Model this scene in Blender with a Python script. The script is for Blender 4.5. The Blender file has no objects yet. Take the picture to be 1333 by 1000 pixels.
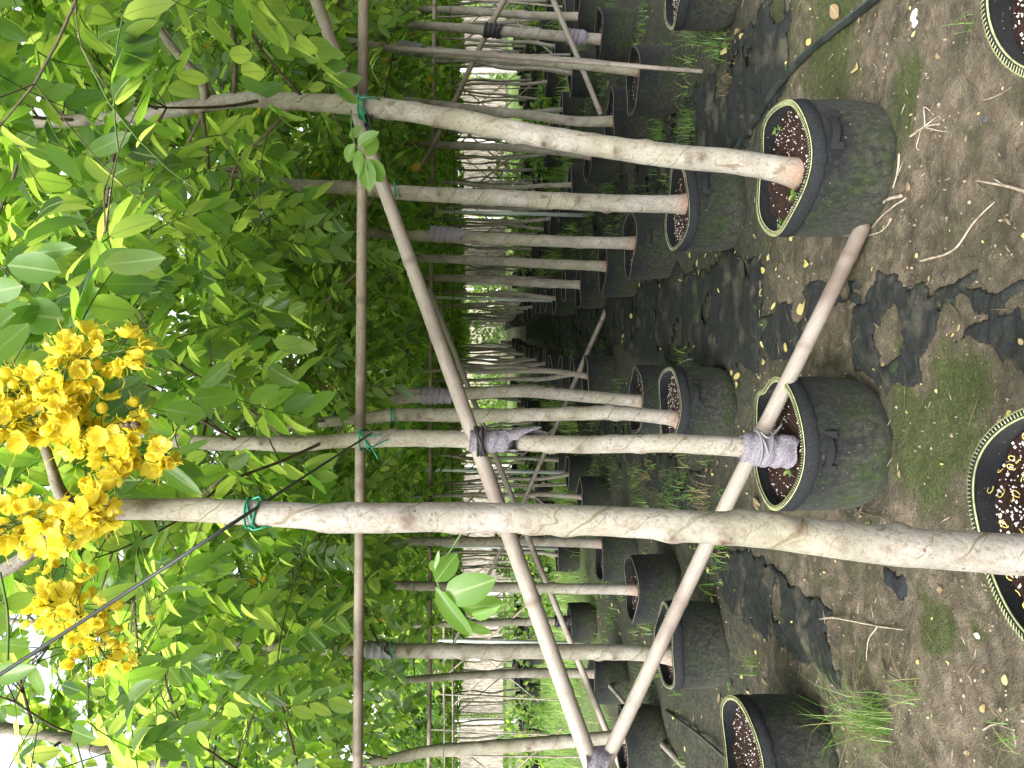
import bpy, math, random
import numpy as np
from mathutils import Vector, Matrix

random.seed(7); RNG = np.random.default_rng(7)
PI = math.pi
scene = bpy.context.scene
COL = scene.collection

# ------------------------------------------------------------ camera
CAM_H, F, HZ = 1.33, 1001.0, 625.0          # the photo was taken upright and is shown turned a quarter to the left
PITCH = math.atan((666.5 - HZ) / F)
FWD = Vector((0, math.cos(PITCH), -math.sin(PITCH)))
RGT = Vector((0, -math.sin(PITCH), -math.cos(PITCH)))
UPI = Vector((1, 0, 0))
CAM = Vector((0, 0, CAM_H))
cd = bpy.data.cameras.new('camera'); cam = bpy.data.objects.new('camera', cd); COL.objects.link(cam)
cd.sensor_width = 36; cd.lens = 36 * F / 1333; cd.clip_start = 0.05; cd.clip_end = 1000
cam.matrix_world = Matrix((( RGT.x, UPI.x, -FWD.x, CAM.x), (RGT.y, UPI.y, -FWD.y, CAM.y), (RGT.z, UPI.z, -FWD.z, CAM.z), (0, 0, 0, 1)))
scene.camera = cam

# ------------------------------------------------------------ light
world = bpy.data.worlds.new('World'); scene.world = world; world.use_nodes = True
wn = world.node_tree; wn.nodes.clear()
sky = wn.nodes.new('ShaderNodeTexSky'); sky.sky_type = 'NISHITA'; sky.sun_disc = False
SUN_EL, SUN_AZ = math.radians(40), math.radians(203)      # azimuth clockwise from +y
sky.sun_elevation = SUN_EL; sky.sun_rotation = SUN_AZ; sky.dust_density = 4; sky.air_density = 1.0
hsv = wn.nodes.new('ShaderNodeHueSaturation'); hsv.inputs['Saturation'].default_value = 0.25; hsv.inputs['Value'].default_value = 1.35
bg = wn.nodes.new('ShaderNodeBackground'); bg.inputs['Strength'].default_value = 0.15
wo = wn.nodes.new('ShaderNodeOutputWorld')
wn.links.new(sky.outputs[0], hsv.inputs['Color']); wn.links.new(hsv.outputs[0], bg.inputs[0]); wn.links.new(bg.outputs[0], wo.inputs[0])
sd = bpy.data.lights.new('sun', 'SUN'); sun = bpy.data.objects.new('sun', sd); COL.objects.link(sun)
sd.energy = 1.5; sd.angle = math.radians(25); sd.color = (1, 0.975, 0.93)
sdir = Vector((math.sin(SUN_AZ) * math.cos(SUN_EL), math.cos(SUN_AZ) * math.cos(SUN_EL), math.sin(SUN_EL)))
sun.rotation_euler = (-sdir).to_track_quat('-Z', 'Y').to_euler()
scene.view_settings.view_transform = 'Standard'; scene.view_settings.look = 'None'
scene.view_settings.exposure = 1.52; scene.view_settings.gamma = 1
scene.view_settings.use_curve_mapping = False
cy = scene.cycles
cy.max_bounces = 10; cy.diffuse_bounces = 5; cy.transmission_bounces = 6; cy.glossy_bounces = 2
cy.use_denoising = True; cy.caustics_reflective = False; cy.caustics_refractive = False

# ------------------------------------------------------------ helpers
def P(X, Y, D):
    """world point seen at photo pixel (X, Y), D metres ahead"""
    return CAM + FWD * D + RGT * ((X - 666.5) / F * D) - UPI * ((Y - 500) / F * D)
def G(X, Y, z=0.0):
    d = FWD + RGT * ((X - 666.5) / F) - UPI * ((Y - 500) / F)
    t = (z - CAM_H) / d.z
    return CAM + d * t
def proj(V):
    """numpy (n,3) -> X, Y, D in photo pixels"""
    R = V - np.array(CAM)
    D = R @ np.array(FWD); D = np.where(D > 0.01, D, 0.01)
    return 666.5 + F * (R @ np.array(RGT)) / D, 500 - F * (R @ np.array(UPI)) / D, D

def hsh(i, j, s):
    n = (i * 374761393 + j * 668265263 + s * 974634777) & 0xFFFFFFFF
    n = ((n ^ (n >> 13)) * 1274126177) & 0xFFFFFFFF
    return ((n ^ (n >> 16)) & 0xFFFF) / 65535.0
def vn(x, y, s=0):
    x = np.asarray(x, float); y = np.asarray(y, float)
    i = np.floor(x).astype(np.int64); j = np.floor(y).astype(np.int64)
    fx = x - i; fy = y - j; fx = fx * fx * (3 - 2 * fx); fy = fy * fy * (3 - 2 * fy)
    a = hsh(i, j, s); b = hsh(i + 1, j, s); c = hsh(i, j + 1, s); d = hsh(i + 1, j + 1, s)
    return (a * (1 - fx) + b * fx) * (1 - fy) + (c * (1 - fx) + d * fx) * fy
def fbm(x, y, s=0, o=4):
    r = 0; a = 0.5; t = 0
    for k in range(o):
        r = r + a * vn(np.asarray(x) * 2 ** k, np.asarray(y) * 2 ** k, s + k * 17); t += a; a *= 0.5
    return r / t

def tri_mesh(name, V, T, mats=None, uv=None, rnd=None, smooth=True, attrs=None, mi=None):
    V = np.asarray(V, np.float32).reshape(-1, 3); T = np.asarray(T, np.int32)
    k = T.shape[1]
    me = bpy.data.meshes.new(name)
    me.vertices.add(len(V)); me.vertices.foreach_set('co', V.ravel())
    me.loops.add(T.size); me.loops.foreach_set('vertex_index', T.ravel())
    me.polygons.add(len(T))
    me.polygons.foreach_set('loop_start', np.arange(0, T.size, k, dtype=np.int32))
    me.polygons.foreach_set('loop_total', np.full(len(T), k, np.int32))
    if uv is not None:
        l = me.uv_layers.new(name='UVMap'); l.data.foreach_set('uv', np.asarray(uv, np.float32)[T.ravel()].ravel())
    at = dict(attrs or {})
    if rnd is not None: at['rnd'] = rnd
    for n, a in at.items():
        x = me.attributes.new(n, 'FLOAT', 'POINT'); x.data.foreach_set('value', np.asarray(a, np.float32))
    if mats:
        for m in (mats if isinstance(mats, (list, tuple)) else [mats]): me.materials.append(m)
    if mi is not None: me.polygons.foreach_set('material_index', np.asarray(mi, np.int32))
    me.polygons.foreach_set('use_smooth', np.full(len(T), smooth, bool))
    me.update(calc_edges=True); me.validate()
    return me

def obj(name, me, parent=None, kind=None, label=None, cat=None, group=None):
    o = bpy.data.objects.new(name, me); COL.objects.link(o)
    if parent is not None:
        o.parent = parent
        if parent.get('root'): o.location = -Vector(parent.location)
    tag(o, label, cat, group, kind)
    return o
def tag(o, label=None, cat=None, group=None, kind=None):
    if label: o['label'] = label
    if cat: o['category'] = cat
    if group: o['group'] = group
    if kind: o['kind'] = kind
    return o
def root(name, loc, label, cat, group=None):
    o = bpy.data.objects.new(name, None); COL.objects.link(o); o.location = loc; o['root'] = 1
    o.empty_display_size = 0.1
    return tag(o, label, cat, group)
def copy_tree(o, parent=None):
    c = o.copy(); COL.objects.link(c); c.parent = parent
    for ch in o.children: copy_tree(ch, c)
    return c

class B:
    """collects quads/tris as tris"""
    def __init__(s): s.V = []; s.T = []; s.uv = []; s.n = 0; s.at = []
    def add(s, V, T, uv=None, at=None):
        V = np.asarray(V, float).reshape(-1, 3); T = np.asarray(T, int)
        if T.shape[1] == 4: T = np.vstack([T[:, [0, 1, 2]], T[:, [0, 2, 3]]])
        s.V.append(V); s.T.append(T + s.n); s.n += len(V)
        s.uv.append(np.zeros((len(V), 2)) if uv is None else np.asarray(uv, float))
        s.at.append(np.zeros(len(V)) if at is None else np.broadcast_to(np.asarray(at, float), (len(V),)))
        return s
    def mesh(s, name, mats, smooth=True, attr='rnd'):
        return tri_mesh(name, np.vstack(s.V), np.vstack(s.T), mats, np.vstack(s.uv), smooth=smooth, attrs={attr: np.concatenate(s.at)})

def smooth_path(pts, rad, step=0.03):
    """Catmull-Rom through pts with radii"""
    pts = [np.array(p, float) for p in pts]; n = len(pts)
    out = []; ro = []
    for i in range(n - 1):
        p0 = pts[max(i - 1, 0)]; p1 = pts[i]; p2 = pts[i + 1]; p3 = pts[min(i + 2, n - 1)]
        if i == 0: p0 = 2 * p1 - p2
        if i == n - 2: p3 = 2 * p2 - p1
        k = max(1, int(np.linalg.norm(p2 - p1) / step))
        for j in range(k):
            t = j / k
            out.append(0.5 * ((2 * p1) + (-p0 + p2) * t + (2 * p0 - 5 * p1 + 4 * p2 - p3) * t * t + (-p0 + 3 * p1 - 3 * p2 + p3) * t ** 3))
            ro.append(rad[i] * (1 - t) + rad[i + 1] * t)
    out.append(pts[-1]); ro.append(rad[-1])
    return np.array(out), np.array(ro)

def tube(path, rad, seg=8, cap=True, rfun=None, closed=False, flat=None):
    path = np.asarray(path, float); n = len(path); rad = np.broadcast_to(np.asarray(rad, float), (n,))
    tan = np.gradient(path, axis=0)
    if closed: tan = np.roll(path, -1, 0) - np.roll(path, 1, 0)
    tan /= np.linalg.norm(tan, axis=1)[:, None] + 1e-9
    ref = np.array([0.13, 1, 0.07]) if abs(tan[0][1]) < 0.9 else np.array([1, 0.1, 0])
    N = []; u = ref
    for i in range(n):
        u = u - tan[i] * np.dot(u, tan[i]); u = u / (np.linalg.norm(u) + 1e-9); N.append(u)
    N = np.array(N); Bn = np.cross(tan, N)
    a = np.linspace(0, 2 * PI, seg + 1) if not closed else np.linspace(0, 2 * PI, seg + 1)
    L = np.concatenate([[0], np.cumsum(np.linalg.norm(np.diff(path, axis=0), axis=1))])
    R = np.repeat(rad[:, None], seg + 1, 1)
    if rfun is not None: R = R * rfun(L[:, None], a[None, :])
    ca, sa = np.cos(a), np.sin(a)
    if flat: sa = sa * flat
    V = path[:, None, :] + R[:, :, None] * (ca[None, :, None] * N[:, None, :] + sa[None, :, None] * Bn[:, None, :])
    uv = np.stack([np.repeat((a / 2 / PI)[None, :], n, 0), np.repeat(L[:, None], seg + 1, 1)], 2)
    idx = np.arange(n * (seg + 1)).reshape(n, seg + 1)
    m = n if closed else n - 1
    i2 = np.roll(idx, -1, 0)
    q = np.stack([idx[:m, :-1], idx[:m, 1:], i2[:m, 1:], i2[:m, :-1]], 2).reshape(-1, 4)
    V = V.reshape(-1, 3); uv = uv.reshape(-1, 2)
    T = np.vstack([q[:, [0, 1, 2]], q[:, [0, 2, 3]]])
    if cap and not closed:
        for e, r in ((0, 0), (n - 1, 1)):
            c = len(V); V = np.vstack([V, path[e]]); uv = np.vstack([uv, [0.5, L[e]]])
            ring = idx[e]
            t = np.stack([ring[:-1], ring[1:], np.full(seg, c)], 1)
            T = np.vstack([T, t if r else t[:, ::-1]])
    return V, T, uv

# ------------------------------------------------------------ materials
class M:
    def __init__(s, name):
        s.m = bpy.data.materials.new(name); s.m.use_nodes = True; s.t = s.m.node_tree; s.t.nodes.clear()
        s.out = s.n('ShaderNodeOutputMaterial'); s.p = s.n('ShaderNodeBsdfPrincipled'); s.l(s.p.outputs[0], s.out.inputs[0])
    def n(s, ty, **kw):
        x = s.t.nodes.new(ty)
        for k, v in kw.items():
            if k in x.inputs.keys(): x.inputs[k].default_value = v
            else: setattr(x, k, v)
        return x
    def l(s, a, b): s.t.links.new(a, b); return s
    def noise(s, scale, detail=4, co=None, rough=0.6, dist=0.0):
        x = s.n('ShaderNodeTexNoise'); x.inputs['Scale'].default_value = scale; x.inputs['Detail'].default_value = detail
        x.inputs['Roughness'].default_value = rough; x.inputs['Distortion'].default_value = dist
        if co is not None: s.l(co, x.inputs['Vector'])
        return x.outputs['Fac']
    def ramp(s, fac, stops):
        r = s.n('ShaderNodeValToRGB'); e = r.color_ramp.elements
        while len(e) < len(stops): e.new(0.5)
        for k, (p, c) in enumerate(stops):
            e[k].position = p; e[k].color = (*c, 1) if len(c) == 3 else c
        s.l(fac, r.inputs[0]); return r.outputs[0]
    def mix(s, f, a, b, ty='MIX'):
        x = s.n('ShaderNodeMix', data_type='RGBA', blend_type=ty)
        for v, i in ((f, 0), (a, 6), (b, 7)):
            if hasattr(v, 'links') or hasattr(v, 'is_linked'): s.l(v, x.inputs[i])
            else: x.inputs[i].default_value = v if i == 0 else (*v, 1)
        return x.outputs[2]
    def math(s, op, a, b=0.5, c=None):
        x = s.n('ShaderNodeMath', operation=op)
        for v, i in ((a, 0), (b, 1), (c, 2)):
            if v is None: continue
            if hasattr(v, 'is_linked'): s.l(v, x.inputs[i])
            else: x.inputs[i].default_value = v
        return x.outputs[0]
    def bump(s, h, st=0.3, d=0.01):
        b = s.n('ShaderNodeBump'); b.inputs['Strength'].default_value = st; b.inputs['Distance'].default_value = d
        s.l(h, b.inputs['Height']); s.l(b.outputs[0], s.p.inputs['Normal']); return b
    def attr(s, n):
        a = s.n('ShaderNodeAttribute'); a.attribute_name = n; return a.outputs['Fac']
    def obco(s): return s.n('ShaderNodeTexCoord').outputs['Object']
    def uvco(s): return s.n('ShaderNodeTexCoord').outputs['UV']
    def map(s, v, sc):
        x = s.n('ShaderNodeMapping'); x.inputs['Scale'].default_value = sc; s.l(v, x.inputs['Vector']); return x.outputs[0]
    def rough(s, r, spec=0.3): s.p.inputs['Roughness'].default_value = r; s.p.inputs['Specular IOR Level'].default_value = spec; return s
    def col(s, c):
        if hasattr(c, 'is_linked'): s.l(c, s.p.inputs['Base Color'])
        else: s.p.inputs['Base Color'].default_value = (*c, 1)
        return s

def leaf_mat(name, stops, back, tr, trf=0.42, vein=True, yellow=False):
    m = M(name)
    oi = m.n('ShaderNodeObjectInfo'); f = m.math('FRACT', m.math('ADD', m.attr('rnd'), oi.outputs['Random']))
    c = m.ramp(f, stops)
    nz = m.noise(9, 2, m.uvco()); c = m.mix(m.math('MULTIPLY', nz, 0.35 if vein else 0.0), c, (0.02, 0.05, 0.01))
    sx = m.n('ShaderNodeSeparateXYZ'); m.l(m.uvco(), sx.inputs[0])
    u = m.math('ABSOLUTE', m.math('SUBTRACT', sx.outputs[0], 0.5))
    mid = m.math('LESS_THAN', u, 0.035)
    w = m.math('FRACT', m.math('MULTIPLY', m.math('SUBTRACT', sx.outputs[1], m.math('MULTIPLY', u, 0.55)), 9.0))
    side = m.math('MULTIPLY', m.math('LESS_THAN', w, 0.10), 0.3)
    v = m.math('MAXIMUM', m.math('MULTIPLY', mid, 0.8), side)
    geo = m.n('ShaderNodeNewGeometry')
    bc = m.mix(m.math('MULTIPLY', f, 0.5 if vein else 0.1), back, (back[0] * 0.55, back[1] * 0.75, back[2] * 0.4))
    c = m.mix(geo.outputs['Backfacing'], c, bc)
    if vein: c = m.mix(v, c, (0.28, 0.38, 0.15))
    if yellow:
        ye = m.math('GREATER_THAN', m.attr('rnd'), 0.993); c = m.mix(ye, c, (0.42, 0.28, 0.03))
    m.col(c).rough(0.40, 0.5)
    t = m.n('ShaderNodeBsdfTranslucent'); tc = m.ramp(f, tr)
    if vein: tc = m.mix(m.math('MULTIPLY', v, 0.6), tc, (0.10, 0.22, 0.03))
    if yellow: tc = m.mix(ye, tc, (0.7, 0.45, 0.04))
    m.l(tc, t.inputs['Color'])
    mx = m.n('ShaderNodeMixShader'); mx.inputs[0].default_value = trf
    m.l(m.p.outputs[0], mx.inputs[1]); m.l(t.outputs[0], mx.inputs[2]); m.l(mx.outputs[0], m.out.inputs[0])
    return m.m
LEAF = leaf_mat('leaf_green', [(0, (0.013, 0.036, 0.013)), (0.5, (0.034, 0.090, 0.028)), (1, (0.085, 0.18, 0.045))],
                (0.10, 0.17, 0.09), [(0, (0.12, 0.28, 0.02)), (0.35, (0.40, 0.68, 0.06)), (1, (0.80, 0.95, 0.18))], 0.56, yellow=True)
LEAF_FAR = LEAF
LEAF_YOUNG = leaf_mat('leaf_young', [(0, (0.09, 0.19, 0.035)), (1, (0.13, 0.26, 0.05))], (0.14, 0.26, 0.07), [(0, (0.38, 0.66, 0.06)), (1, (0.55, 0.85, 0.1))], 0.45)
GRASS = leaf_mat('grass_green', [(0, (0.07, 0.17, 0.03)), (0.7, (0.12, 0.24, 0.04)), (1, (0.35, 0.30, 0.14))], (0.09, 0.2, 0.04), [(0, (0.25, 0.5, 0.05)), (1, (0.4, 0.5, 0.12))], 0.35, False)
GRASSB = leaf_mat('grass_sunlit', [(0, (0.14, 0.27, 0.06)), (1, (0.26, 0.36, 0.12))], (0.2, 0.32, 0.09), [(0, (0.4, 0.65, 0.1)), (1, (0.6, 0.75, 0.2))], 0.45, False)  # brighter copy of the grass greens, sunlight on the far grass put into the colour
DRYGRASS = leaf_mat('grass_dry', [(0, (0.22, 0.16, 0.08)), (1, (0.38, 0.30, 0.16))], (0.3, 0.24, 0.13), [(0, (0.4, 0.3, 0.1)), (1, (0.5, 0.4, 0.2))], 0.3, False)
PETAL = leaf_mat('petal_yellow', [(0, (0.74, 0.60, 0.05)), (1, (0.82, 0.74, 0.12))], (0.78, 0.66, 0.06), [(0, (0.92, 0.82, 0.06)), (1, (0.96, 0.90, 0.16))], 0.45, False)
FALLEN = leaf_mat('fallen_leaf', [(0, (0.60, 0.48, 0.12)), (0.6, (0.66, 0.58, 0.25)), (1, (0.5, 0.36, 0.15))], (0.6, 0.5, 0.25), [(0, (0.6, 0.5, 0.1)), (1, (0.6, 0.5, 0.2))], 0.15)
BROWNLEAF = leaf_mat('dry_leaf', [(0, (0.20, 0.11, 0.07)), (1, (0.32, 0.2, 0.13))], (0.25, 0.17, 0.12), [(0, (0.3, 0.2, 0.1)), (1, (0.3, 0.2, 0.1))], 0.1)

def bark_mat():
    m = M('bark_pale'); uv = m.uvco(); ob = m.obco()
    big = m.noise(7, 5, ob); fine = m.noise(90, 5, ob, 0.7)
    c = m.ramp(big, [(0.28, (0.17, 0.155, 0.130)), (0.5, (0.25, 0.235, 0.203)), (0.7, (0.325, 0.31, 0.28))])
    c = m.mix(m.ramp(m.noise(2.6, 3, ob), [(0.46, (0, 0, 0)), (0.64, (0.45, 0.45, 0.45))]), c, (0.20, 0.20, 0.115))
    c = m.mix(m.ramp(m.noise(34, 4, m.map(ob, (1, 1, 0.4)), 0.7), [(0.34, (0.5, 0.5, 0.5)), (0.48, (0, 0, 0))]), c, (0.15, 0.12, 0.088))
    c = m.mix(m.ramp(fine, [(0.34, (0.7, 0.7, 0.7)), (0.50, (0, 0, 0))]), c, (0.14, 0.105, 0.075))
    # spiral cracks
    sx = m.n('ShaderNodeSeparateXYZ'); m.l(uv, sx.inputs[0])
    wob = m.noise(5, 3, ob)
    ph = m.math('ADD', m.math('ADD', m.math('MULTIPLY', sx.outputs[1], 6.0), m.math('MULTIPLY', sx.outputs[0], 1.0)), m.math('MULTIPLY', wob, 1.1))
    fr = m.math('FRACT', ph); ln = m.math('LESS_THAN', m.math('ABSOLUTE', m.math('SUBTRACT', fr, 0.5)), 0.024)
    fr2 = m.math('FRACT', m.math('ADD', m.math('MULTIPLY', ph, 2.0), m.math('MULTIPLY', m.noise(9, 3, ob), 1.3))); ln2 = m.math('LESS_THAN', m.math('ABSOLUTE', m.math('SUBTRACT', fr2, 0.5)), 0.014)
    ln = m.math('MAXIMUM', ln, ln2)
    gate = m.ramp(m.noise(10, 3, ob), [(0.40, (0, 0, 0)), (0.54, (0.8, 0.8, 0.8))])
    lines = m.math('MULTIPLY', ln, gate)
    c = m.mix(lines, c, (0.12, 0.105, 0.06))
    vo = m.n('ShaderNodeTexVoronoi'); vo.inputs['Scale'].default_value = 48; m.l(ob, vo.inputs['Vector'])
    sp = m.math('LESS_THAN', vo.outputs['Distance'], 0.16)
    sp = m.math('MULTIPLY', sp, m.ramp(m.noise(11, 2, ob), [(0.55, (0, 0, 0)), (0.66, (0.8, 0.8, 0.8))]))
    c = m.mix(sp, c, (0.09, 0.06, 0.04))
    blot = m.ramp(m.noise(13, 4, m.map(ob, (1, 1, 0.3)), 0.6), [(0.675, (0, 0, 0)), (0.70, (0.8, 0.8, 0.8))])
    c = m.mix(blot, c, (0.13, 0.085, 0.055))
    c = m.mix(m.math('MULTIPLY', m.attr('base'), m.ramp(m.noise(22, 4, ob), [(0.35, (0.3, 0.3, 0.3)), (0.6, (1, 1, 1))])), c, (0.24, 0.12, 0.085))
    c = m.mix(m.attr('knot'), c, (0.075, 0.045, 0.03))
    m.col(c).rough(0.85, 0.2)
    h = m.math('ADD', m.math('ADD', fine, m.math('MULTIPLY', big, 1.0)), m.math('MULTIPLY', lines, -0.8))
    m.bump(h, 0.7, 0.004); return m.m
BARK = bark_mat()
m = M('twig_bark'); m.col(m.ramp(m.noise(30, 3, m.obco()), [(0.3, (0.04, 0.03, 0.02)), (0.7, (0.12, 0.09, 0.06))])).rough(0.8); TWIG = m.m
m = M('green_stem'); m.col((0.06, 0.11, 0.025)).rough(0.6); STEM = m.m
m = M('pale_twig'); m.col(m.ramp(m.noise(40, 3, m.obco()), [(0.3, (0.14, 0.11, 0.08)), (0.7, (0.38, 0.32, 0.25))])).rough(0.85); PALETWIG = m.m

def bamboo_mat(name, a, b, dark):
    m = M(name); uv = m.uvco(); ob = m.obco()
    st = m.noise(6, 4, m.map(uv, (14, 2.2, 1)), 0.65)
    c = m.ramp(st, [(0.3, a), (0.7, b)])
    c = m.mix(m.ramp(m.noise(2.2, 4, ob), [(0.48, (0, 0, 0)), (0.66, (0.9, 0.9, 0.9))]), c, dark)
    c = m.mix(m.ramp(m.noise(5, 5, m.map(uv, (40, 3, 1)), 0.7), [(0.60, (0, 0, 0)), (0.66, (0.7, 0.7, 0.7))]), c, dark)
    c = m.mix(m.ramp(m.noise(160, 2, ob), [(0.3, (0.5, 0.5, 0.5)), (0.42, (0, 0, 0))]), c, dark)
    c = m.mix(m.attr('knot'), c, (0.10, 0.07, 0.05))
    m.col(c).rough(0.6, 0.35); m.bump(st, 0.3, 0.002); return m.m
BAMBOO = bamboo_mat('bamboo_weathered', (0.17, 0.146, 0.122), (0.32, 0.285, 0.25), (0.11, 0.083, 0.066))
BAMBOO_D = bamboo_mat('bamboo_brown', (0.17, 0.135, 0.105), (0.33, 0.28, 0.22), (0.045, 0.034, 0.026))

def pot_mat():
    m = M('felt_black'); ob = m.n('ShaderNodeTexCoord').outputs['Object']
    sx = m.n('ShaderNodeSeparateXYZ'); m.l(m.uvco(), sx.inputs[0])      # v = height on the wall
    fz = m.noise(330, 3, ob, 0.8); md = m.noise(60, 6, m.map(ob, (1, 1, 0.7)), 0.75); bg_ = m.noise(7, 6, ob, 0.7)
    c = m.ramp(fz, [(0.3, (0.004, 0.0045, 0.0052)), (0.75, (0.021, 0.023, 0.025))])
    low = m.math('SUBTRACT', 1.0, m.math('MULTIPLY', sx.outputs[1], 3.1))
    mk = m.math('ADD', m.math('MULTIPLY', low, 0.75), m.math('SUBTRACT', m.math('ADD', bg_, m.math('MULTIPLY', md, 0.7)), 0.85))
    mk = m.ramp(mk, [(0.12, (0, 0, 0)), (0.62, (1, 1, 1))])
    mk = m.math('MULTIPLY', mk, m.ramp(md, [(0.36, (0.2, 0.2, 0.2)), (0.62, (1, 1, 1))]))
    dirt = m.mix(m.ramp(bg_, [(0.45, (0, 0, 0)), (0.6, (1, 1, 1))]), (0.065, 0.066, 0.048), (0.035, 0.055, 0.014))
    c = m.mix(m.math('MULTIPLY', mk, 0.8), c, dirt)
    c = m.mix(m.math('GREATER_THAN', m.noise(130, 1, ob), 0.74), c, (0.14, 0.13, 0.10))
    m.col(c).rough(0.95, 0.1); m.p.inputs['Sheen Weight'].default_value = 0.04
    m.bump(m.math('ADD', fz, md), 0.5, 0.004); return m.m
POT = pot_mat()
m = M('felt_hem'); m.col(m.ramp(m.noise(220, 3, m.obco()), [(0.3, (0.008, 0.009, 0.010)), (0.75, (0.030, 0.033, 0.036))])).rough(0.95, 0.1); HEM = m.m
m = M('stitch_thread'); m.col(m.ramp(m.noise(60, 2, m.obco()), [(0.3, (0.18, 0.195, 0.09)), (0.7, (0.36, 0.38, 0.19))])).rough(0.7); STITCH = m.m
m = M('stitch_faded'); m.col(m.ramp(m.noise(60, 2, m.obco()), [(0.3, (0.10, 0.10, 0.07)), (0.7, (0.24, 0.24, 0.16))])).rough(0.8); STITCHD = m.m
m = M('strap_black'); m.col((0.012, 0.013, 0.015)).rough(0.7); STRAP = m.m
m = M('strap_grey'); m.col((0.06, 0.063, 0.07)).rough(0.7); STRAPG = m.m
def soil_mat():
    m = M('potting_soil'); ob = m.obco(); a = m.noise(110, 4, ob, 0.75); b_ = m.noise(14, 3, ob)
    c = m.ramp(a, [(0.3, (0.008, 0.005, 0.004)), (0.6, (0.045, 0.023, 0.018)), (0.8, (0.11, 0.062, 0.045))])
    c = m.mix(m.math('GREATER_THAN', m.noise(170, 1, ob), 0.76), c, (0.4, 0.36, 0.33))
    m.col(c).rough(0.95, 0.15); m.bump(m.math('ADD', a, b_), 1.0, 0.012); return m.m
SOIL = soil_mat()
m = M('perlite_white'); m.col((0.62, 0.58, 0.54)).rough(0.9); PERL = m.m
m = M('stamen_yellow'); m.col((0.62, 0.50, 0.13)).rough(0.7); STAMEN = m.m
m = M('cloth_wrap'); a = m.noise(180, 4, m.obco(), 0.8); m.col(m.ramp(a, [(0.3, (0.07, 0.065, 0.075)), (0.5, (0.24, 0.22, 0.26)), (0.75, (0.5, 0.47, 0.52))])).rough(0.95, 0.1); m.bump(a, 1.0, 0.01); CLOTH = m.m
m = M('rubber_tie'); m.col((0.02, 0.02, 0.022)).rough(0.6); RUBBER = m.m
m = M('rope_grey'); m.col((0.16, 0.16, 0.17)).rough(0.8); ROPE = m.m
m = M('green_twine'); m.col((0.005, 0.16, 0.085)).rough(0.4, 0.5); TWINE = m.m
m = M('cable_dark'); m.col((0.035, 0.04, 0.04)).rough(0.5); CABLE = m.m
m = M('hose_plastic'); m.col(m.ramp(m.noise(12, 3, m.obco()), [(0.35, (0.010, 0.014, 0.015)), (0.7, (0.035, 0.042, 0.04))])).rough(0.4, 0.5); HOSE = m.m
m = M('galvanised'); m.col((0.40, 0.44, 0.43)).rough(0.45); m.p.inputs['Metallic'].default_value = 0.3; GALV = m.m
m = M('white_paint'); m.col(m.ramp(m.noise(5, 3, m.obco()), [(0.3, (0.6, 0.58, 0.55)), (0.7, (0.8, 0.79, 0.77))])).rough(0.5); WHITE = m.m
m = M('film_panel'); m.col(m.ramp(m.noise(2.2, 4, m.map(m.obco(), (12, 1, 1.5)), 0.8), [(0.38, (0.07, 0.08, 0.05)), (0.47, (0.19, 0.16, 0.13)), (0.56, (0.33, 0.29, 0.25)), (0.7, (0.48, 0.46, 0.43))])).rough(0.5); FILM = m.m
def mat_mat():
    m = M('weed_mat_fabric'); ob = m.obco()
    w = m.n('ShaderNodeTexWave'); w.inputs['Scale'].default_value = 150; m.l(ob, w.inputs['Vector'])
    a = m.noise(5, 4, ob); f = m.noise(120, 4, ob, 0.8)
    c = m.ramp(f, [(0.3, (0.006, 0.007, 0.007)), (0.7, (0.026, 0.029, 0.027))])
    c = m.mix(m.ramp(a, [(0.54, (0, 0, 0)), (0.70, (0.75, 0.75, 0.75))]), c, (0.09, 0.080, 0.058))
    c = m.mix(m.ramp(m.noise(9, 4, ob), [(0.60, (0, 0, 0)), (0.7, (0.8, 0.8, 0.8))]), c, (0.045, 0.065, 0.022))
    m.col(c).rough(0.85, 0.2); m.bump(m.math('ADD', f, m.math('MULTIPLY', w.outputs['Fac'], 0.2)), 0.5, 0.006); return m.m
WMAT = mat_mat()
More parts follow.
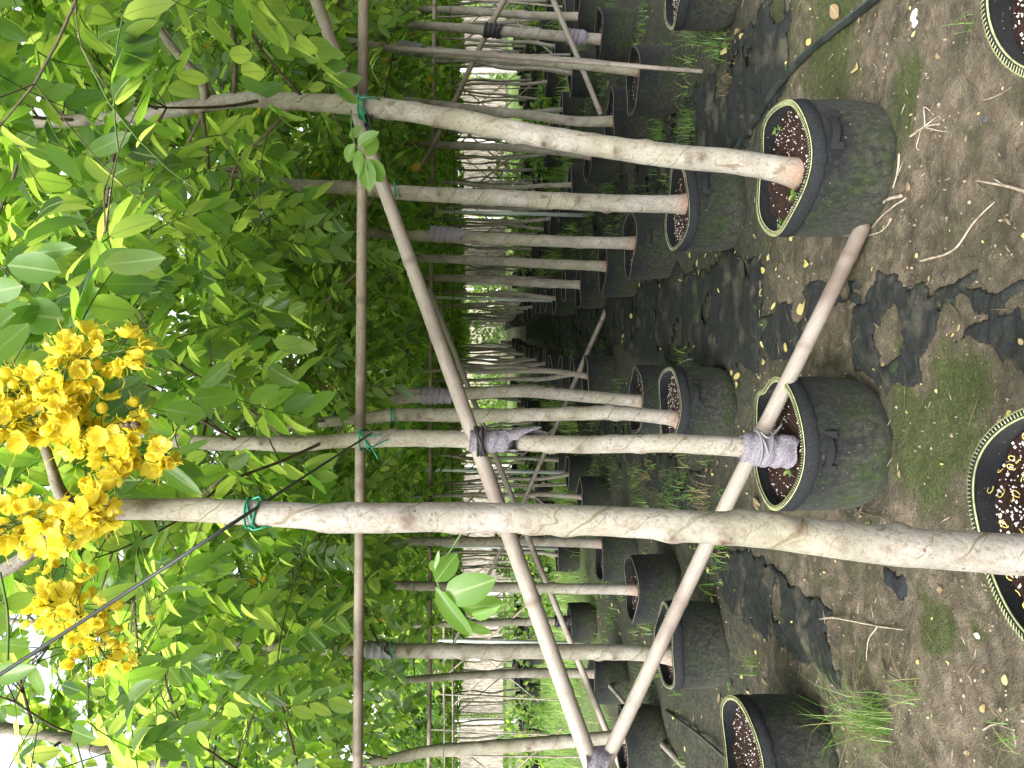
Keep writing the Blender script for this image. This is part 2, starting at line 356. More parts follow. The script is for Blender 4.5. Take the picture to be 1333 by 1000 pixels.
def ground_mat():
    m = M('earth'); ob = m.obco()
    n1 = m.noise(1.7, 5, ob); n2 = m.noise(16, 6, ob, 0.65); n3 = m.noise(140, 5, ob, 0.75)
    c = m.ramp(m.math('ADD', m.math('MULTIPLY', n1, 0.45), m.math('MULTIPLY', n2, 0.55)),
               [(0.36, (0.058, 0.047, 0.032)), (0.47, (0.135, 0.110, 0.076)), (0.56, (0.215, 0.175, 0.124)), (0.68, (0.34, 0.28, 0.21))])
    c = m.mix(m.ramp(n3, [(0.36, (0.5, 0.5, 0.5)), (0.48, (0, 0, 0))]), c, (0.075, 0.062, 0.045))
    c = m.mix(m.ramp(m.noise(4.5, 7, ob, 0.72, 0.6), [(0.48, (0, 0, 0)), (0.60, (0.8, 0.8, 0.8))]), c, (0.075, 0.074, 0.040))
    c = m.mix(m.ramp(m.noise(7, 6, m.map(ob, (1, 2.2, 1)), 0.75, 1.2), [(0.60, (0, 0, 0)), (0.66, (0.8, 0.8, 0.8))]), c, (0.045, 0.036, 0.026))
    c = m.mix(m.math('GREATER_THAN', m.noise(75, 1, ob), 0.77), c, (0.42, 0.37, 0.30))
    c = m.mix(m.ramp(m.noise(24, 4, ob), [(0.62, (0, 0, 0)), (0.70, (0.6, 0.6, 0.6))]), c, (0.32, 0.235, 0.18))
    n4 = m.noise(30, 5, ob, 0.7)
    mo = m.ramp(m.math('ADD', m.attr('moss'), m.math('MULTIPLY', m.math('SUBTRACT', n4, 0.5), 1.1)), [(0.35, (0, 0, 0)), (0.75, (1, 1, 1))])
    mc = m.ramp(m.noise(95, 4, ob, 0.8), [(0.3, (0.022, 0.032, 0.010)), (0.55, (0.070, 0.095, 0.022)), (0.75, (0.15, 0.19, 0.045))])
    c = m.mix(m.math('MULTIPLY', mo, 0.85), c, mc)
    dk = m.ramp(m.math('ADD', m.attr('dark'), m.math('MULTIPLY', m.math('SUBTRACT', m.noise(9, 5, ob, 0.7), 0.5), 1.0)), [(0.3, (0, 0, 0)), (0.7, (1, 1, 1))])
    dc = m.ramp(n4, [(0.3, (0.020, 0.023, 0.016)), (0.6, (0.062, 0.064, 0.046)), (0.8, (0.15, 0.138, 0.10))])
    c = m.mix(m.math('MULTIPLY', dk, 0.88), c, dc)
    gr = m.ramp(m.math('ADD', m.attr('green'), m.math('MULTIPLY', m.math('SUBTRACT', m.noise(2.5, 5, ob, 0.7), 0.5), 1.2)), [(0.35, (0, 0, 0)), (0.7, (1, 1, 1))])
    c = m.mix(m.math('MULTIPLY', gr, 0.85), c, m.mix(n2, (0.07, 0.13, 0.03), (0.22, 0.28, 0.10)))
    m.col(c).rough(0.92, 0.25)
    m.bump(m.math('ADD', m.math('ADD', m.math('MULTIPLY', n3, 0.6), n2), m.math('MULTIPLY', n4, 0.8)), 1.0, 0.035); return m.m
EARTH = ground_mat()

# ------------------------------------------------------------ ground
ROWS = 0.06                                   # the rows drift right by 6 cm per metre
def axis(lo, hi, core0, core1, fine, g=1.07):
    a = list(np.arange(core0, core1, fine)); s = fine; x = a[-1]
    while x < hi: s *= g; x += s; a.append(x)
    s = fine; x = a[0]; b = []
    while x > lo: s *= g; x -= s; b.append(x)
    return np.array(b[::-1] + a)
gx = axis(-90, 90, -2.3, 1.9, 0.0125); gy = axis(-12, 220, 1.15, 4.4, 0.0125, 1.045)
GX, GY = np.meshgrid(gx, gy)
def blob(px, r, x=None, y=None):
    """soft patch centred under photo pixel px, r = (rx, ry) metres"""
    g = G(*px); X_ = GX if x is None else x; Y_ = GY if y is None else y
    return np.exp(-(((X_ - g.x) / r[0]) ** 2 + ((Y_ - g.y) / r[1]) ** 2))
def gheight(x, y):
    d = np.clip(1.0 - (y - 5) / 25, 0.3, 1)
    h = (fbm(x * 2.2, y * 2.2, 3) - 0.5) * 0.06 + (fbm(x * 9, y * 9, 5) - 0.5) * 0.030 + (fbm(x * 26, y * 26, 9, 3) - 0.5) * 0.012
    cr = fbm(x * 6 + 3, y * 14, 21, 3); h = h - np.clip(0.42 - cr, 0, 1) * 0.05 * d
    return h
Z = gheight(GX, GY)
jx = (fbm(GX * 5, GY * 5, 31) - 0.5) * 0.5; jy = (fbm(GX * 5, GY * 5, 37) - 0.5) * 0.5
xx, yy = GX + jx * 0.5, GY + jy * 0.5
def eb(px, r): return blob(px, r, xx, yy)
moss = 1.0 * eb((1205, 560), (0.10, 0.25)) + 0.9 * eb((1195, 620), (0.10, 0.15)) + 0.7 * eb((1165, 500), (0.08, 0.08)) + 1.3 * eb((1222, 812), (0.055, 0.10)) + 0.8 * eb((1000, 75), (0.25, 0.25)) \
     + 1.1 * eb((1180, 130), (0.14, 0.10)) + 0.6 * eb((1080, 60), (0.3, 0.2)) + 0.5 * eb((1240, 480), (0.12, 0.1)) + 0.9 * eb((1290, 810), (0.03, 0.04)) + 0.6 * eb((960, 350), (0.3, 0.5)) + 0.5 * eb((1245, 270), (0.06, 0.05))
moss += 0.4 * np.clip((yy - 2.6) / 2, 0, 1) + 0.10 + 0.35 * np.clip(fbm(xx * 2.4, yy * 2.4, 61) - 0.5, 0, 1) * 2
rowx = GX - ROWS * GY
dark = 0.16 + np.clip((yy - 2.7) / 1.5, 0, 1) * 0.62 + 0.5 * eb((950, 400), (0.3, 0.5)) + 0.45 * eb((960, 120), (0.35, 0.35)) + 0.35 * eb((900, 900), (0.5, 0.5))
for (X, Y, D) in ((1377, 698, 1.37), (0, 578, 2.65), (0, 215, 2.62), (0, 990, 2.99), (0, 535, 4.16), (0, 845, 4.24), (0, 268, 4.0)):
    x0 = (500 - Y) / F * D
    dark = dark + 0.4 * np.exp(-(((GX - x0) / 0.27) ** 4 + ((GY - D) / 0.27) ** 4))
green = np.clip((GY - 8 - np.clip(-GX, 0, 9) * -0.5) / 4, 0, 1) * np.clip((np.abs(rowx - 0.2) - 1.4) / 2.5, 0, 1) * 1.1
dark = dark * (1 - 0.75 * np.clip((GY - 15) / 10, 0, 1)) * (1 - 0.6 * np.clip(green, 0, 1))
nx, ny = len(gx), len(gy)
idx = np.arange(nx * ny).reshape(ny, nx)
q = np.stack([idx[:-1, :-1], idx[:-1, 1:], idx[1:, 1:], idx[1:, :-1]], 2).reshape(-1, 4)
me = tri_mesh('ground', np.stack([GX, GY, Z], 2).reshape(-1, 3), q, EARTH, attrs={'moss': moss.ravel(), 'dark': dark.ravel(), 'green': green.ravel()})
obj('ground', me, kind='structure')
def gz(x, y): return float(gheight(np.array([x]), np.array([y]))[0])
def GP(X, Y, dz=0.0):
    g = G(X, Y); return Vector((g.x, g.y, gz(g.x, g.y) + dz))

# ------------------------------------------------------------ leaves
def leaf_template(rows, width=0.46, fold=0.10, curl=0.12, wave=0.0, ph=0.0):
    ts = np.linspace(0, 1, rows + 2); V = [(0, 0, 0)]; UV = [(0.5, 0)]; T = []
    f = lambda t: (t ** 0.62) * ((1 - t) ** 0.72)
    mx = max(f(t) for t in np.linspace(0, 1, 50))
    for k, t in enumerate(ts[1:-1]):
        w = f(t) / mx * width / 2; z = -curl * t * t
        wv = wave * math.sin(t * 9 + ph)
        V += [(-w, t, z + fold * w * 2 + wv), (0, t, z), (w, t, z + fold * w * 2 - wv)]
        UV += [(0.5 - w / width, t), (0.5, t), (0.5 + w / width, t)]
    V.append((0, 1.0, -curl)); UV.append((0.5, 1))
    T += [(0, 2, 1), (0, 3, 2)]
    for k in range(rows - 1):
        a = 1 + 3 * k; b = a + 3
        T += [(a, a + 1, b + 1), (a, b + 1, b), (a + 1, a + 2, b + 2), (a + 1, b + 2, b + 1)]
    a = 1 + 3 * (rows - 1); e = len(V) - 1
    T += [(a, a + 1, e), (a + 1, a + 2, e)]
    return np.array(V, float), np.array(T), np.array(UV, float)
TPL = [leaf_template(5, 0.46, 0.12, 0.10, 0.006, 0), leaf_template(5, 0.52, 0.20, 0.22, 0.012, 1.5), leaf_template(5, 0.42, 0.05, -0.06, 0.016, 3), leaf_template(5, 0.50, 0.28, 0.16, 0.008, 4.4), leaf_template(5, 0.47, 0.02, 0.3, 0.014, 5.5)]
TPL_M = [leaf_template(3, 0.48, 0.12, 0.12), leaf_template(3, 0.46, 0.22, 0.2), leaf_template(3, 0.5, 0.05, -0.05)]
TPL_L = [leaf_template(2, 0.58, 0.12, 0.12)]
LEAFMESH = [tri_mesh('leaf', V, T, LEAF, UV, rnd=np.full(len(V), 0.19 * i)) for i, (V, T, UV) in enumerate(TPL)]

LEAFYOUNG = [tri_mesh('leaf', V, T, LEAF_YOUNG, UV, rnd=np.full(len(V), 0.19 * i)) for i, (V, T, UV) in enumerate(TPL)]
class Leaves:
    def __init__(s): s.O = []; s.Y = []; s.N = []; s.S = []; s.W = []
    def add(s, o, y, n, sc, w=1.0): s.O.append(o); s.Y.append(y); s.N.append(n); s.S.append(sc); s.W.append(w)
    def arr(s):
        O = np.array(s.O, float); Y = np.array(s.Y, float); N = np.array(s.N, float); S = np.array(s.S, float); W = np.array(s.W, float)
        Y /= np.linalg.norm(Y, axis=1)[:, None] + 1e-9
        N = N - Y * (N * Y).sum(1)[:, None]; N /= np.linalg.norm(N, axis=1)[:, None] + 1e-9
        return O, Y, N, np.cross(Y, N), S, W
def leaves_mesh(name, A, tpls, mat):
    O, Y, N, X, S, W = A; n = len(O); VV = []; TT = []; UU = []; RR = []; off = 0
    pick = RNG.integers(0, len(tpls), n); rnd = RNG.random(n)
    for k, (V, T, UV) in enumerate(tpls):
        i = np.where(pick == k)[0]
        if len(i) == 0: continue
        v = O[i][:, None] + S[i][:, None, None] * (V[None, :, 0:1] * W[i][:, None, None] * X[i][:, None] + V[None, :, 1:2] * Y[i][:, None] + V[None, :, 2:3] * N[i][:, None])
        VV.append(v.reshape(-1, 3)); m_ = len(V)
        TT.append((T[None] + (np.arange(len(i)) * m_)[:, None, None] + off).reshape(-1, 3)); off += len(i) * m_
        UU.append(np.tile(UV, (len(i), 1))); RR.append(np.repeat(rnd[i], m_))
    return tri_mesh(name, np.vstack(VV), np.vstack(TT), mat, np.vstack(UU), rnd=np.concatenate(RR))

def rot_z(a): return np.array([math.cos(a), math.sin(a), 0.0])
def unit(v): v = np.asarray(v, float); return v / (np.linalg.norm(v) + 1e-9)
def compound(L, rach, base, d, length, pairs, size, rg, droop=0.9):
    """one pinnate leaf: fills leaflets L and the rachis list"""
    p = np.array(base, float); d = unit(d); pts = [p.copy()]; seg = length / (pairs + 0.6)
    flop = rg.uniform(0.15, 0.9)
    for k in range(pairs):
        d = unit(d + np.array([0, 0, -droop * seg * 2.2]) + rg.normal(0, 0.03, 3))
        p = p + d * seg * (1.3 if k == 0 else 1.0); pts.append(p.copy())
        side = unit(np.cross(d, [0, 0, 1]) + 1e-4); up = np.cross(side, d)
        s = size * rg.uniform(0.82, 1.12) * (0.8 + 0.25 * k / max(1, pairs - 1))
        for sg in (-1, 1):
            if rg.random() < 0.05: continue
            y = unit(d * 0.55 + side * sg * 0.85 + np.array([0, 0, -flop * rg.uniform(0.5, 1.2)]) + rg.normal(0, 0.1, 3))
            n = up + side * sg * flop * 0.7 + rg.normal(0, 0.28, 3)
            L.add(p, y, n, s, rg.uniform(0.85, 1.15))
    if rg.random() < 0.3: L.add(p, d + rg.normal(0, .1, 3), up + rg.normal(0, .2, 3), size)
    rach.append(pts)

def crown(path, rg, z0, z1, nb, blen, csize, leafy=1.0, twigs=4, bs=1.0):
    """branches from the trunk path between heights z0 and z1 -> branch tubes, rachis list, leaflets"""
    L = Leaves(); rach = []; br = []
    zs = path[:, 2]; top = zs.max(); z1 = min(z1, top)
    az = rg.uniform(0, 6.28)
    for b in range(nb):
        z = z0 + (z1 - z0) * ((b + rg.uniform(0, 0.8)) / nb); k = int(np.argmin(abs(zs - z))); s = path[k]
        az += 2.4 + rg.uniform(-0.5, 0.5); el = rg.uniform(0.3, 0.9)
        ln = blen * rg.uniform(0.7, 1.15) * (1 - 0.35 * (b / nb)); d = unit(rot_z(az) * math.cos(el) + np.array([0, 0, math.sin(el)]))
        pts = [s]; p = s.copy(); n = 5
        for j in range(n):
            d = unit(d + np.array([0, 0, -0.10]) + rg.normal(0, 0.12, 3)); p = p + d * ln / n; pts.append(p.copy())
        br.append((pts, [bs * q for q in (0.009, 0.0075, 0.006, 0.0045, 0.003, 0.002)]))
        nodes = [(pts[j], unit(pts[j] - pts[j - 1])) for j in (2, 3, 4, 5)]
        for t in range(twigs):
            j = rg.integers(1, 5); q0 = pts[j]; a2 = az + rg.choice([-1, 1]) * rg.uniform(0.5, 1.3)
            d2 = unit(rot_z(a2) * 0.9 + np.array([0, 0, rg.uniform(-0.35, 0.5)])); l2 = rg.uniform(0.2, 0.45) * blen
            q1 = q0 + d2 * l2 * 0.5; d3 = unit(d2 + np.array([0, 0, -0.25])); q2 = q1 + d3 * l2 * 0.5
            br.append(([q0, q1, q2], [bs * 0.004, bs * 0.003, bs * 0.0015])); nodes += [(q1, d2), (q2, d3), (q2, d3)]
        for (q_, dd) in nodes:
            if rg.random() > leafy: continue
            a3 = rg.uniform(0, 6.28); cdir = unit(dd * 0.7 + rot_z(a3) * 0.9 + np.array([0, 0, rg.uniform(-0.3, 0.5)]))
            compound(L, rach, q_, cdir, rg.uniform(0.22, 0.38), rg.integers(4, 7), csize * rg.uniform(0.85, 1.1), rg, rg.uniform(0.5, 1.6))
    return br, rach, L

# ------------------------------------------------------------ pots
def pot_shape(rg, r=0.225, h=0.30, dents=()):
    ph = rg.uniform(0, 6.28, 4)
    def rad(a): 
        x = r * (1 + 0.022 * np.sin(2 * a + ph[0]) + 0.014 * np.sin(3 * a + ph[1]) + 0.008 * np.sin(5 * a + ph[2]))
        for (c, w, dp) in dents:
            da = (a - c + PI) % (2 * PI) - PI; x = x - dp * np.exp(-(da / w) ** 2)
        return x
    def top(a): return h + 0.008 * np.sin(2 * a + ph[3]) + 0.005 * np.sin(4 * a + ph[1])
    return rad, top
def D_near(c): return c[1] < 3.2
def build_pot(parent, c, rg, near=2, r=0.225, h=0.30, dents=(), handles=(), soil_drop=0.045):
    """pot wall, rim with stitching, handles, soil. c = centre on the ground. near: 2 = all detail, 1 = some, 0 = plain"""
    rad, top = pot_shape(rg, r, h, dents)
    seg = {2: 120, 1: 56, 0: 22}[near]; nv = {2: 30, 1: 12, 0: 4}[near]
    a = np.linspace(0, 2 * PI, seg + 1); a_ = a.copy(); a_[-1] = 0
    vs = np.linspace(0, 1, nv)
    def wall(off, v):
        rr = rad(a_) + off; rb = r * 0.97 + (rr - r) * 0.35
        t = v
        belly = 0.010 * np.sin(PI * t)
        R_ = rb * (1 - t) + rr * t + belly
        if near: R_ = R_ + (fbm(a_ * 7, np.full_like(a_, t * 5), int(rg_seed), 3) - 0.5) * 0.010 * (1 - t * 0.6)
        R_ = R_ - 0.018 * np.exp(-t * 14)
        z = top(a_) * t
        return np.stack([c[0] + R_ * np.cos(a), c[1] + R_ * np.sin(a), c[2] - 0.012 * (1 - t) + z], 1)
    rg_seed = rg.integers(0, 1000)
    Vo = np.array([wall(0, v) for v in vs]); Vi = np.array([wall(-0.006, v) for v in vs[::-1]])
    V = np.vstack([Vo, Vi]); n = V.shape[0]; idx = np.arange(n * (seg + 1)).reshape(n, seg + 1)
    q = np.stack([idx[:-1, :-1], idx[:-1, 1:], idx[1:, 1:], idx[1:, :-1]], 2).reshape(-1, 4)
    uv = np.stack([np.tile(a / 2 / PI, n), np.repeat(np.concatenate([vs * h, np.full(nv, h)]), seg + 1)], 1)
    pw = obj('pot', tri_mesh('pot', V.reshape(-1, 3), q, POT, uv), parent)
    # soil
    zs_ = h - soil_drop; nr = {2: 26, 1: 8, 0: 3}[near]
    ra = np.linspace(0, 1, nr + 1); SV = []
    for k in ra:
        R_ = (rad(a_) - 0.008) * k; x = R_ * np.cos(a); y = R_ * np.sin(a)
        z = zs_ + (fbm(x * 20 + 9, y * 20, int(rg_seed), 3) - 0.5) * 0.022 + 0.012 * (1 - k)
        SV.append(np.stack([c[0] + x, c[1] + y, c[2] + z], 1))
    SV = np.array(SV); idx = np.arange((nr + 1) * (seg + 1)).reshape(nr + 1, seg + 1)
    q = np.stack([idx[:-1, :-1], idx[:-1, 1:], idx[1:, 1:], idx[1:, :-1]], 2).reshape(-1, 4)
    so = obj('soil', tri_mesh('soil', SV.reshape(-1, 3), q, SOIL), parent)
    rimp = lambda off, dz: np.stack([c[0] + (rad(a[:-1]) + off) * np.cos(a[:-1]), c[1] + (rad(a[:-1]) + off) * np.sin(a[:-1]), c[2] + top(a[:-1]) + dz], 1)
    if near == 0:
        V, T, uv = tube(rimp(0, 0), 0.004, 5, closed=True); obj('rim', tri_mesh('rim', V, T, STITCHD, uv), pw)
        return rad, top, so
    V, T, uv = tube(rimp(-0.003, 0.0), 0.0065 if near == 2 else 0.0055, 8, closed=True); rim = obj('rim', tri_mesh('rim', V, T, HEM, uv), pw)
    b = B()
    for off, dz in ((0.0045, 0.001), (-0.0105, 0.001)):
        V, T, uv = tube(rimp(off, dz), 0.0022 if near == 2 else 0.0016, 5, closed=True); b.add(V, T, uv)
    if near == 2:
        nst = 150; an = np.linspace(0, 2 * PI, nst, endpoint=False)
        for k, x in enumerate(an):
            for o1, o2 in ((-0.009, 0.004),):
                p0 = np.array([c[0] + (rad(x) + o1) * math.cos(x), c[1] + (rad(x) + o1) * math.sin(x), c[2] + top(x) + 0.0068])
                x2 = x + 0.018; p1 = np.array([c[0] + (rad(x2) + o2) * math.cos(x2), c[1] + (rad(x2) + o2) * math.sin(x2), c[2] + top(x2) + 0.0062])
                V, T, uv = tube([p0, p1], 0.0012, 4); b.add(V, T, uv)
    st = obj('stitching', b.mesh('stitching', STITCH if near == 2 and D_near(c) else STITCHD), pw, kind='stuff')
    if near == 2:   # folded hem below the rim
        hv = []
        for k, v in enumerate((0.80, 0.815, 0.93, 0.985)):
            w_ = wall((0.0015, 0.006, 0.006, 0.003)[k], v); 
            if k <= 1: w_[:, 2] += 0.0018 * np.sin(a * 23) + 0.0015 * np.sin(a * 51) + 0.012
            hv.append(w_)
        hv = np.array(hv); idx = np.arange(4 * (seg + 1)).reshape(4, seg + 1)
        q = np.stack([idx[:-1, :-1], idx[:-1, 1:], idx[1:, 1:], idx[1:, :-1]], 2).reshape(-1, 4)
        obj('hem', tri_mesh('hem', hv.reshape(-1, 3), q, HEM), pw)
    for (ha, kind) in handles:      # strap loop sewn on the wall
        b = B(); hw = 0.0125
        if kind == 'flap': prof = [(-0.055, 0.0), (-0.05, 0.004), (-0.03, 0.022), (0, 0.030), (0.03, 0.022), (0.05, 0.004), (0.055, 0.0)]
        else: prof = [(-0.055, 0.002), (-0.045, 0.006), (-0.03, 0.012), (0, 0.016), (0.03, 0.012), (0.045, 0.006), (0.055, 0.002)]
        prof = np.array(prof); pp, _ = smooth_path(np.c_[prof, np.zeros(len(prof))], [1] * len(prof), 0.006)
        ring = []
        zt = h - 0.075
        for (s_, o_, _z) in pp:
            an = ha + s_ / r; R_ = float(rad(np.array([an]))[0]) + 0.012 + o_
            for dz, dr in ((hw, 0.003), (-hw, 0.0), (-hw, 0.003), (hw, 0.006)):
                if kind == 'flap': dz2 = dz * (0.25 + 0.5 * o_ / 0.03)
                else: dz2 = dz
                ring.append((c[0] + (R_ + dr) * math.cos(an), c[1] + (R_ + dr) * math.sin(an), c[2] + zt + dz2 - o_ * 0.5))
        n = len(pp); idx = np.arange(n * 4).reshape(n, 4)
        q = np.concatenate([np.stack([idx[:-1, i], idx[:-1, (i + 1) % 4], idx[1:, (i + 1) % 4], idx[1:, i]], 1) for i in range(4)])
        b.add(ring, q)
        for sg in ((-1, 1) if kind != 'flap' else ()):          # sewn tabs running down from the ends
            an = ha + sg * 0.052 / r; R_ = float(rad(np.array([an]))[0]) + 0.016
            t1 = np.array([math.cos(an), math.sin(an), 0]); t2 = np.array([-math.sin(an), math.cos(an), 0]); cc = np.array(c) + t1 * R_ + np.array([0, 0, zt - 0.012])
            bv = [cc + t1 * (dx - 0.004) + t2 * dy + np.array([0, 0, dz]) for dx in (0, 0.008) for dy in (-0.011, 0.011) for dz in (-0.022, 0.02)]
            b.add(bv, [(0, 1, 3, 2), (4, 6, 7, 5), (0, 4, 5, 1), (2, 3, 7, 6), (0, 2, 6, 4), (1, 5, 7, 3)])
        obj('handle', b.mesh('handle', STRAP if kind != 'flap' else STRAPG, smooth=False), pw)
    # perlite crumbs
    if near >= 1:
        npz = (900 if c[1] < 1.6 else 240) if near == 2 else 70; b = B()
        ico = np.array([(0, 0, 1), (.9, 0, .1), (0, .9, 0), (-.9, 0, .1), (0, -.9, 0), (0, 0, -1)]); it = np.array([(0, 1, 2), (0, 2, 3), (0, 3, 4), (0, 4, 1), (5, 2, 1), (5, 3, 2), (5, 4, 3), (5, 1, 4)])
        cen = rg.uniform(0, 6.28)
        for k in range(npz):
            an = rg.normal(cen, 1.3) if rg.random() < 0.6 else rg.uniform(0, 6.28); rr = float(rad(np.array([an]))[0] - 0.012) * math.sqrt(rg.random())
            x, y = rr * math.cos(an), rr * math.sin(an); s_ = rg.uniform(0.0012, 0.0036) * (1.35 if c[1] < 1.6 else 1)
            z = zs_ + (float(fbm(np.array([x * 20 + 9]), np.array([y * 20]), int(rg_seed), 3)[0]) - 0.5) * 0.022 + 0.012 * (1 - rr / r)
            b.add(ico * rg.uniform(0.6, 1.3, 3) * s_ + np.array([c[0] + x, c[1] + y, c[2] + z + s_ * 0.4]), it)
        obj('perlite', b.mesh('perlite', PERL, smooth=False), parent, kind='stuff')
    return rad, top, so

# ------------------------------------------------------------ trees
SOIL_Z = 0.262
def trunk_mesh(path, rad, seg, rg, knots, rough=0.75):
    """knots: list of (arc length, angle, size)"""
    L = np.concatenate([[0], np.cumsum(np.linalg.norm(np.diff(path, axis=0), axis=1))])
    s1 = int(rg.integers(0, 999))
    def rf(l, a):
        l, a = np.broadcast_arrays(l, a)
        k = 1 + rough * (0.05 * (fbm(l * 5 + 2 * np.cos(a), l * 2 + 2 * np.sin(a), s1, 3) - 0.5) * 2 + 0.025 * (fbm(l * 28, 3 * np.cos(a) + 9, s1 + 5, 3) - 0.5) * 2)
        k = k + 0.30 * np.exp(-l / 0.035)
        k = k + 0.035 * np.exp(-(((l * 5.5 + a / 2 / PI * 1.0 + 0.3) % 1 - 0.5) / 0.10) ** 2) * rough
        for (kl, ka, ks) in knots:
            da = (a - ka + PI) % (2 * PI) - PI
            k = k + ks * np.exp(-((l - kl) / 0.022) ** 2 - (da / 0.55) ** 2)
        return k
    V, T, uv = tube(path, rad, seg, rfun=rf)
    kn = np.zeros(len(V)); l = uv[:, 1]; a = uv[:, 0] * 2 * PI
    for (kl, ka, ks) in knots:
        da = (a - ka + PI) % (2 * PI) - PI
        kn = np.maximum(kn, min(1, ks * 4.0) * np.exp(-((l - kl) / 0.012) ** 2 - (da / 0.42) ** 2) * (0.5 + 0.9 * vn(l * 160, a * 9, s1)))
    base = 0.75 * np.exp(-(l / 0.07) ** 2)
    return tri_mesh('trunk', V, T, BARK, uv, attrs={'knot': kn, 'base': base})

def hide_list(A, rules):
    """prune leaves: rules = function(X, Y, D, P) -> keep mask"""
    O, Y, N, X, S, W = A; C_ = O + Y * S[:, None] * 0.5
    px, py, d = proj(C_); keep = rules(px, py, d, C_)
    return tuple(x[keep] for x in A)

TRUNKS = {}
def add_crown_objs(t, br, rach, L, max_leaf, rules=None, tpl=TPL_M, rachis_r=0.0012, tw=None):
    if br:
        b = B()
        for pts, rr in br:
            if t.location.y < 1.6:
                qx, qy, qd = proj(np.array(pts))
                if ((qx > -30) & (qx < 260) & (qy > 380) & (qy < 920) & (qd < 1.7)).any(): continue
            p_, r_ = smooth_path(pts, rr, 0.06); V, T, uv = tube(p_, r_, 6, cap=False); b.add(V, T, uv)
        obj('branches', b.mesh('branches', tw or TWIG), t, kind='stuff')
    A = L.arr()
    if rules: A = hide_list(A, rules)
    O, Y, N, X, S, W = A
    px, py, d = proj(O + Y * S[:, None] * 0.5)
    app = S * F / d; vis = (px > -20) & (px < 1350) & (py > -20) & (py < 1020)
    order = np.argsort(-(app * vis)); order = [i for i in order[:max_leaf] if vis[i]]
    base = np.array(t.location)
    for i in order:
        k = random.randrange(5); w = W[i]
        o = bpy.data.objects.new('leaf', LEAFMESH[k]); COL.objects.link(o); o.parent = t
        s = S[i]; x = X[i] * s * w; y = Y[i] * s; z = N[i] * s; p = O[i] - base
        o.matrix_basis = Matrix(((x[0], y[0], z[0], p[0]), (x[1], y[1], z[1], p[1]), (x[2], y[2], z[2], p[2]), (0, 0, 0, 1)))
    rest = np.ones(len(O), bool); rest[order] = False
    if rest.any():
        obj('foliage', leaves_mesh('foliage', tuple(x[rest] for x in A), tpl, LEAF), t, kind='stuff')
    if rach:
        b = B()
        for pts in rach:
            pts = np.array(pts)
            if rules:
                qx, qy, qd = proj(pts[len(pts) // 2][None]); 
                if not rules(qx, qy, qd, pts[len(pts) // 2][None])[0]: continue
            V, T, uv = tube(pts, np.linspace(rachis_r * 1.5, rachis_r * 0.8, len(pts)), 4, cap=False); b.add(V, T, uv)
        if b.V: obj('leaf_stalks', b.mesh('leaf_stalks', STEM), t, kind='stuff')

KEEPPX = []      # bare stretches of trunk: (X range, path) that leaves in front are pruned from
def rules_for(Dself):
    def f(px, py, d, C_):
        keep = C_[:, 2] > 1.78 + 0.10 * np.sin(C_[:, 0] * 5 + C_[:, 1] * 3)
        keep &= d > 1.25
        keep &= ~((d < 1.95) & (px > 190))                                     # nothing hangs right in front of the lens
        keep &= ~((d < 1.5) & ((py > 600) & (py < 770) & (px > 60)))           # flowers and fork stay clear
        keep &= ~((d < 1.55) & (py > 420) & (py < 900) & (px < 235) & (px > 10))
        for (x0, x1, pth, hw, dd) in KEEPPX:
            yc = np.interp(px, pth[:, 0], pth[:, 1])
            keep &= ~((px > x0) & (px < x1) & (abs(py - yc) < hw) & (d < dd))
        keep &= ~((d < 3.4) & (py > 780) & (px < 150) & (np.sin(C_[:, 0] * 40 + C_[:, 2] * 31) > -0.6))    # a thin spot in the canopy
        keep &= ~((d < 2.6) & (py > 265) & (py < 400) & (px < 45))
        return keep
    return f

def build_tree(label, Yc, D, pts, near, seed, zt=3.8, nb=22, blen=1.0, leafy=1.0, csize=0.103, dents=(), handles=(), max_leaf=220, keep=None, knots=True, crown_z0=1.85, r=0.225, h=0.30, rgname=None, tips=None, group='potted trees standing in rows'):
    """pts: [(X, Y, width px, dD)] photo positions along the trunk, soil end first"""
    rg = np.random.default_rng(seed)
    cx = (500 - Yc) / F * D; cy_ = D
    c = Vector((cx, cy_, gz(cx, cy_) * 0.5))
    t = root('potted_tree', c, label, 'tree', group)
    build_pot(t, c, rg, near, r, h, dents, handles)
    path = []; rad = []
    for k, (X, Y, w, dd) in enumerate(pts):
        if k == 0: X = HZ + (CAM_H - SOIL_Z + 0.015 - c.z) * F / D
        p = P(X, Y, D + dd); path.append(np.array(p)); rad.append(w / 2 / F * D)
    keep_pth = np.array(sorted([(x, y) for x, y, *_ in pts])[:]); keep_pth = keep_pth[np.argsort(keep_pth[:, 0])]
    if keep: KEEPPX.append((keep[0], keep[1], keep_pth, keep[2], D - 0.02))
    d = unit(path[-1] - path[-2]); r0 = rad[-1]
    p = path[-1]; k = 0
    while p[2] < zt and k < 12:
        d = unit(d + np.array([0, 0, 0.12]) + rg.normal(0, 0.07, 3)); p = p + d * 0.22; path.append(p); k += 1
        rad.append(max(0.004, r0 * (1 - k / 11)))
    sp, sr = smooth_path(path, rad, 0.012 if near == 2 else 0.035)
    Ls = np.sum(np.linalg.norm(np.diff(sp, axis=0), axis=1)); kn = []
    if knots:
        l = 0.35
        while l < Ls: kn.append((l, rg.uniform(0, 6.28), rg.uniform(0.12, 0.38))); l += rg.uniform(0.035, 0.12)
    obj('trunk', trunk_mesh(sp, sr, 28 if near == 2 else 12, rg, kn), t)
    br, rach, L = crown(sp, rg, crown_z0, zt, nb, blen, csize, leafy, bs=0.35 if D < 1.5 else 0.7)
    TRUNKS[label] = (t, sp, sr)
    return t, br, rach, L, sp, sr

pending = []
def T_(*a, **k):
    ml = k.pop('max_leaf', 220); r_ = build_tree(*a, **k); pending.append((r_, ml, a[2])); return r_

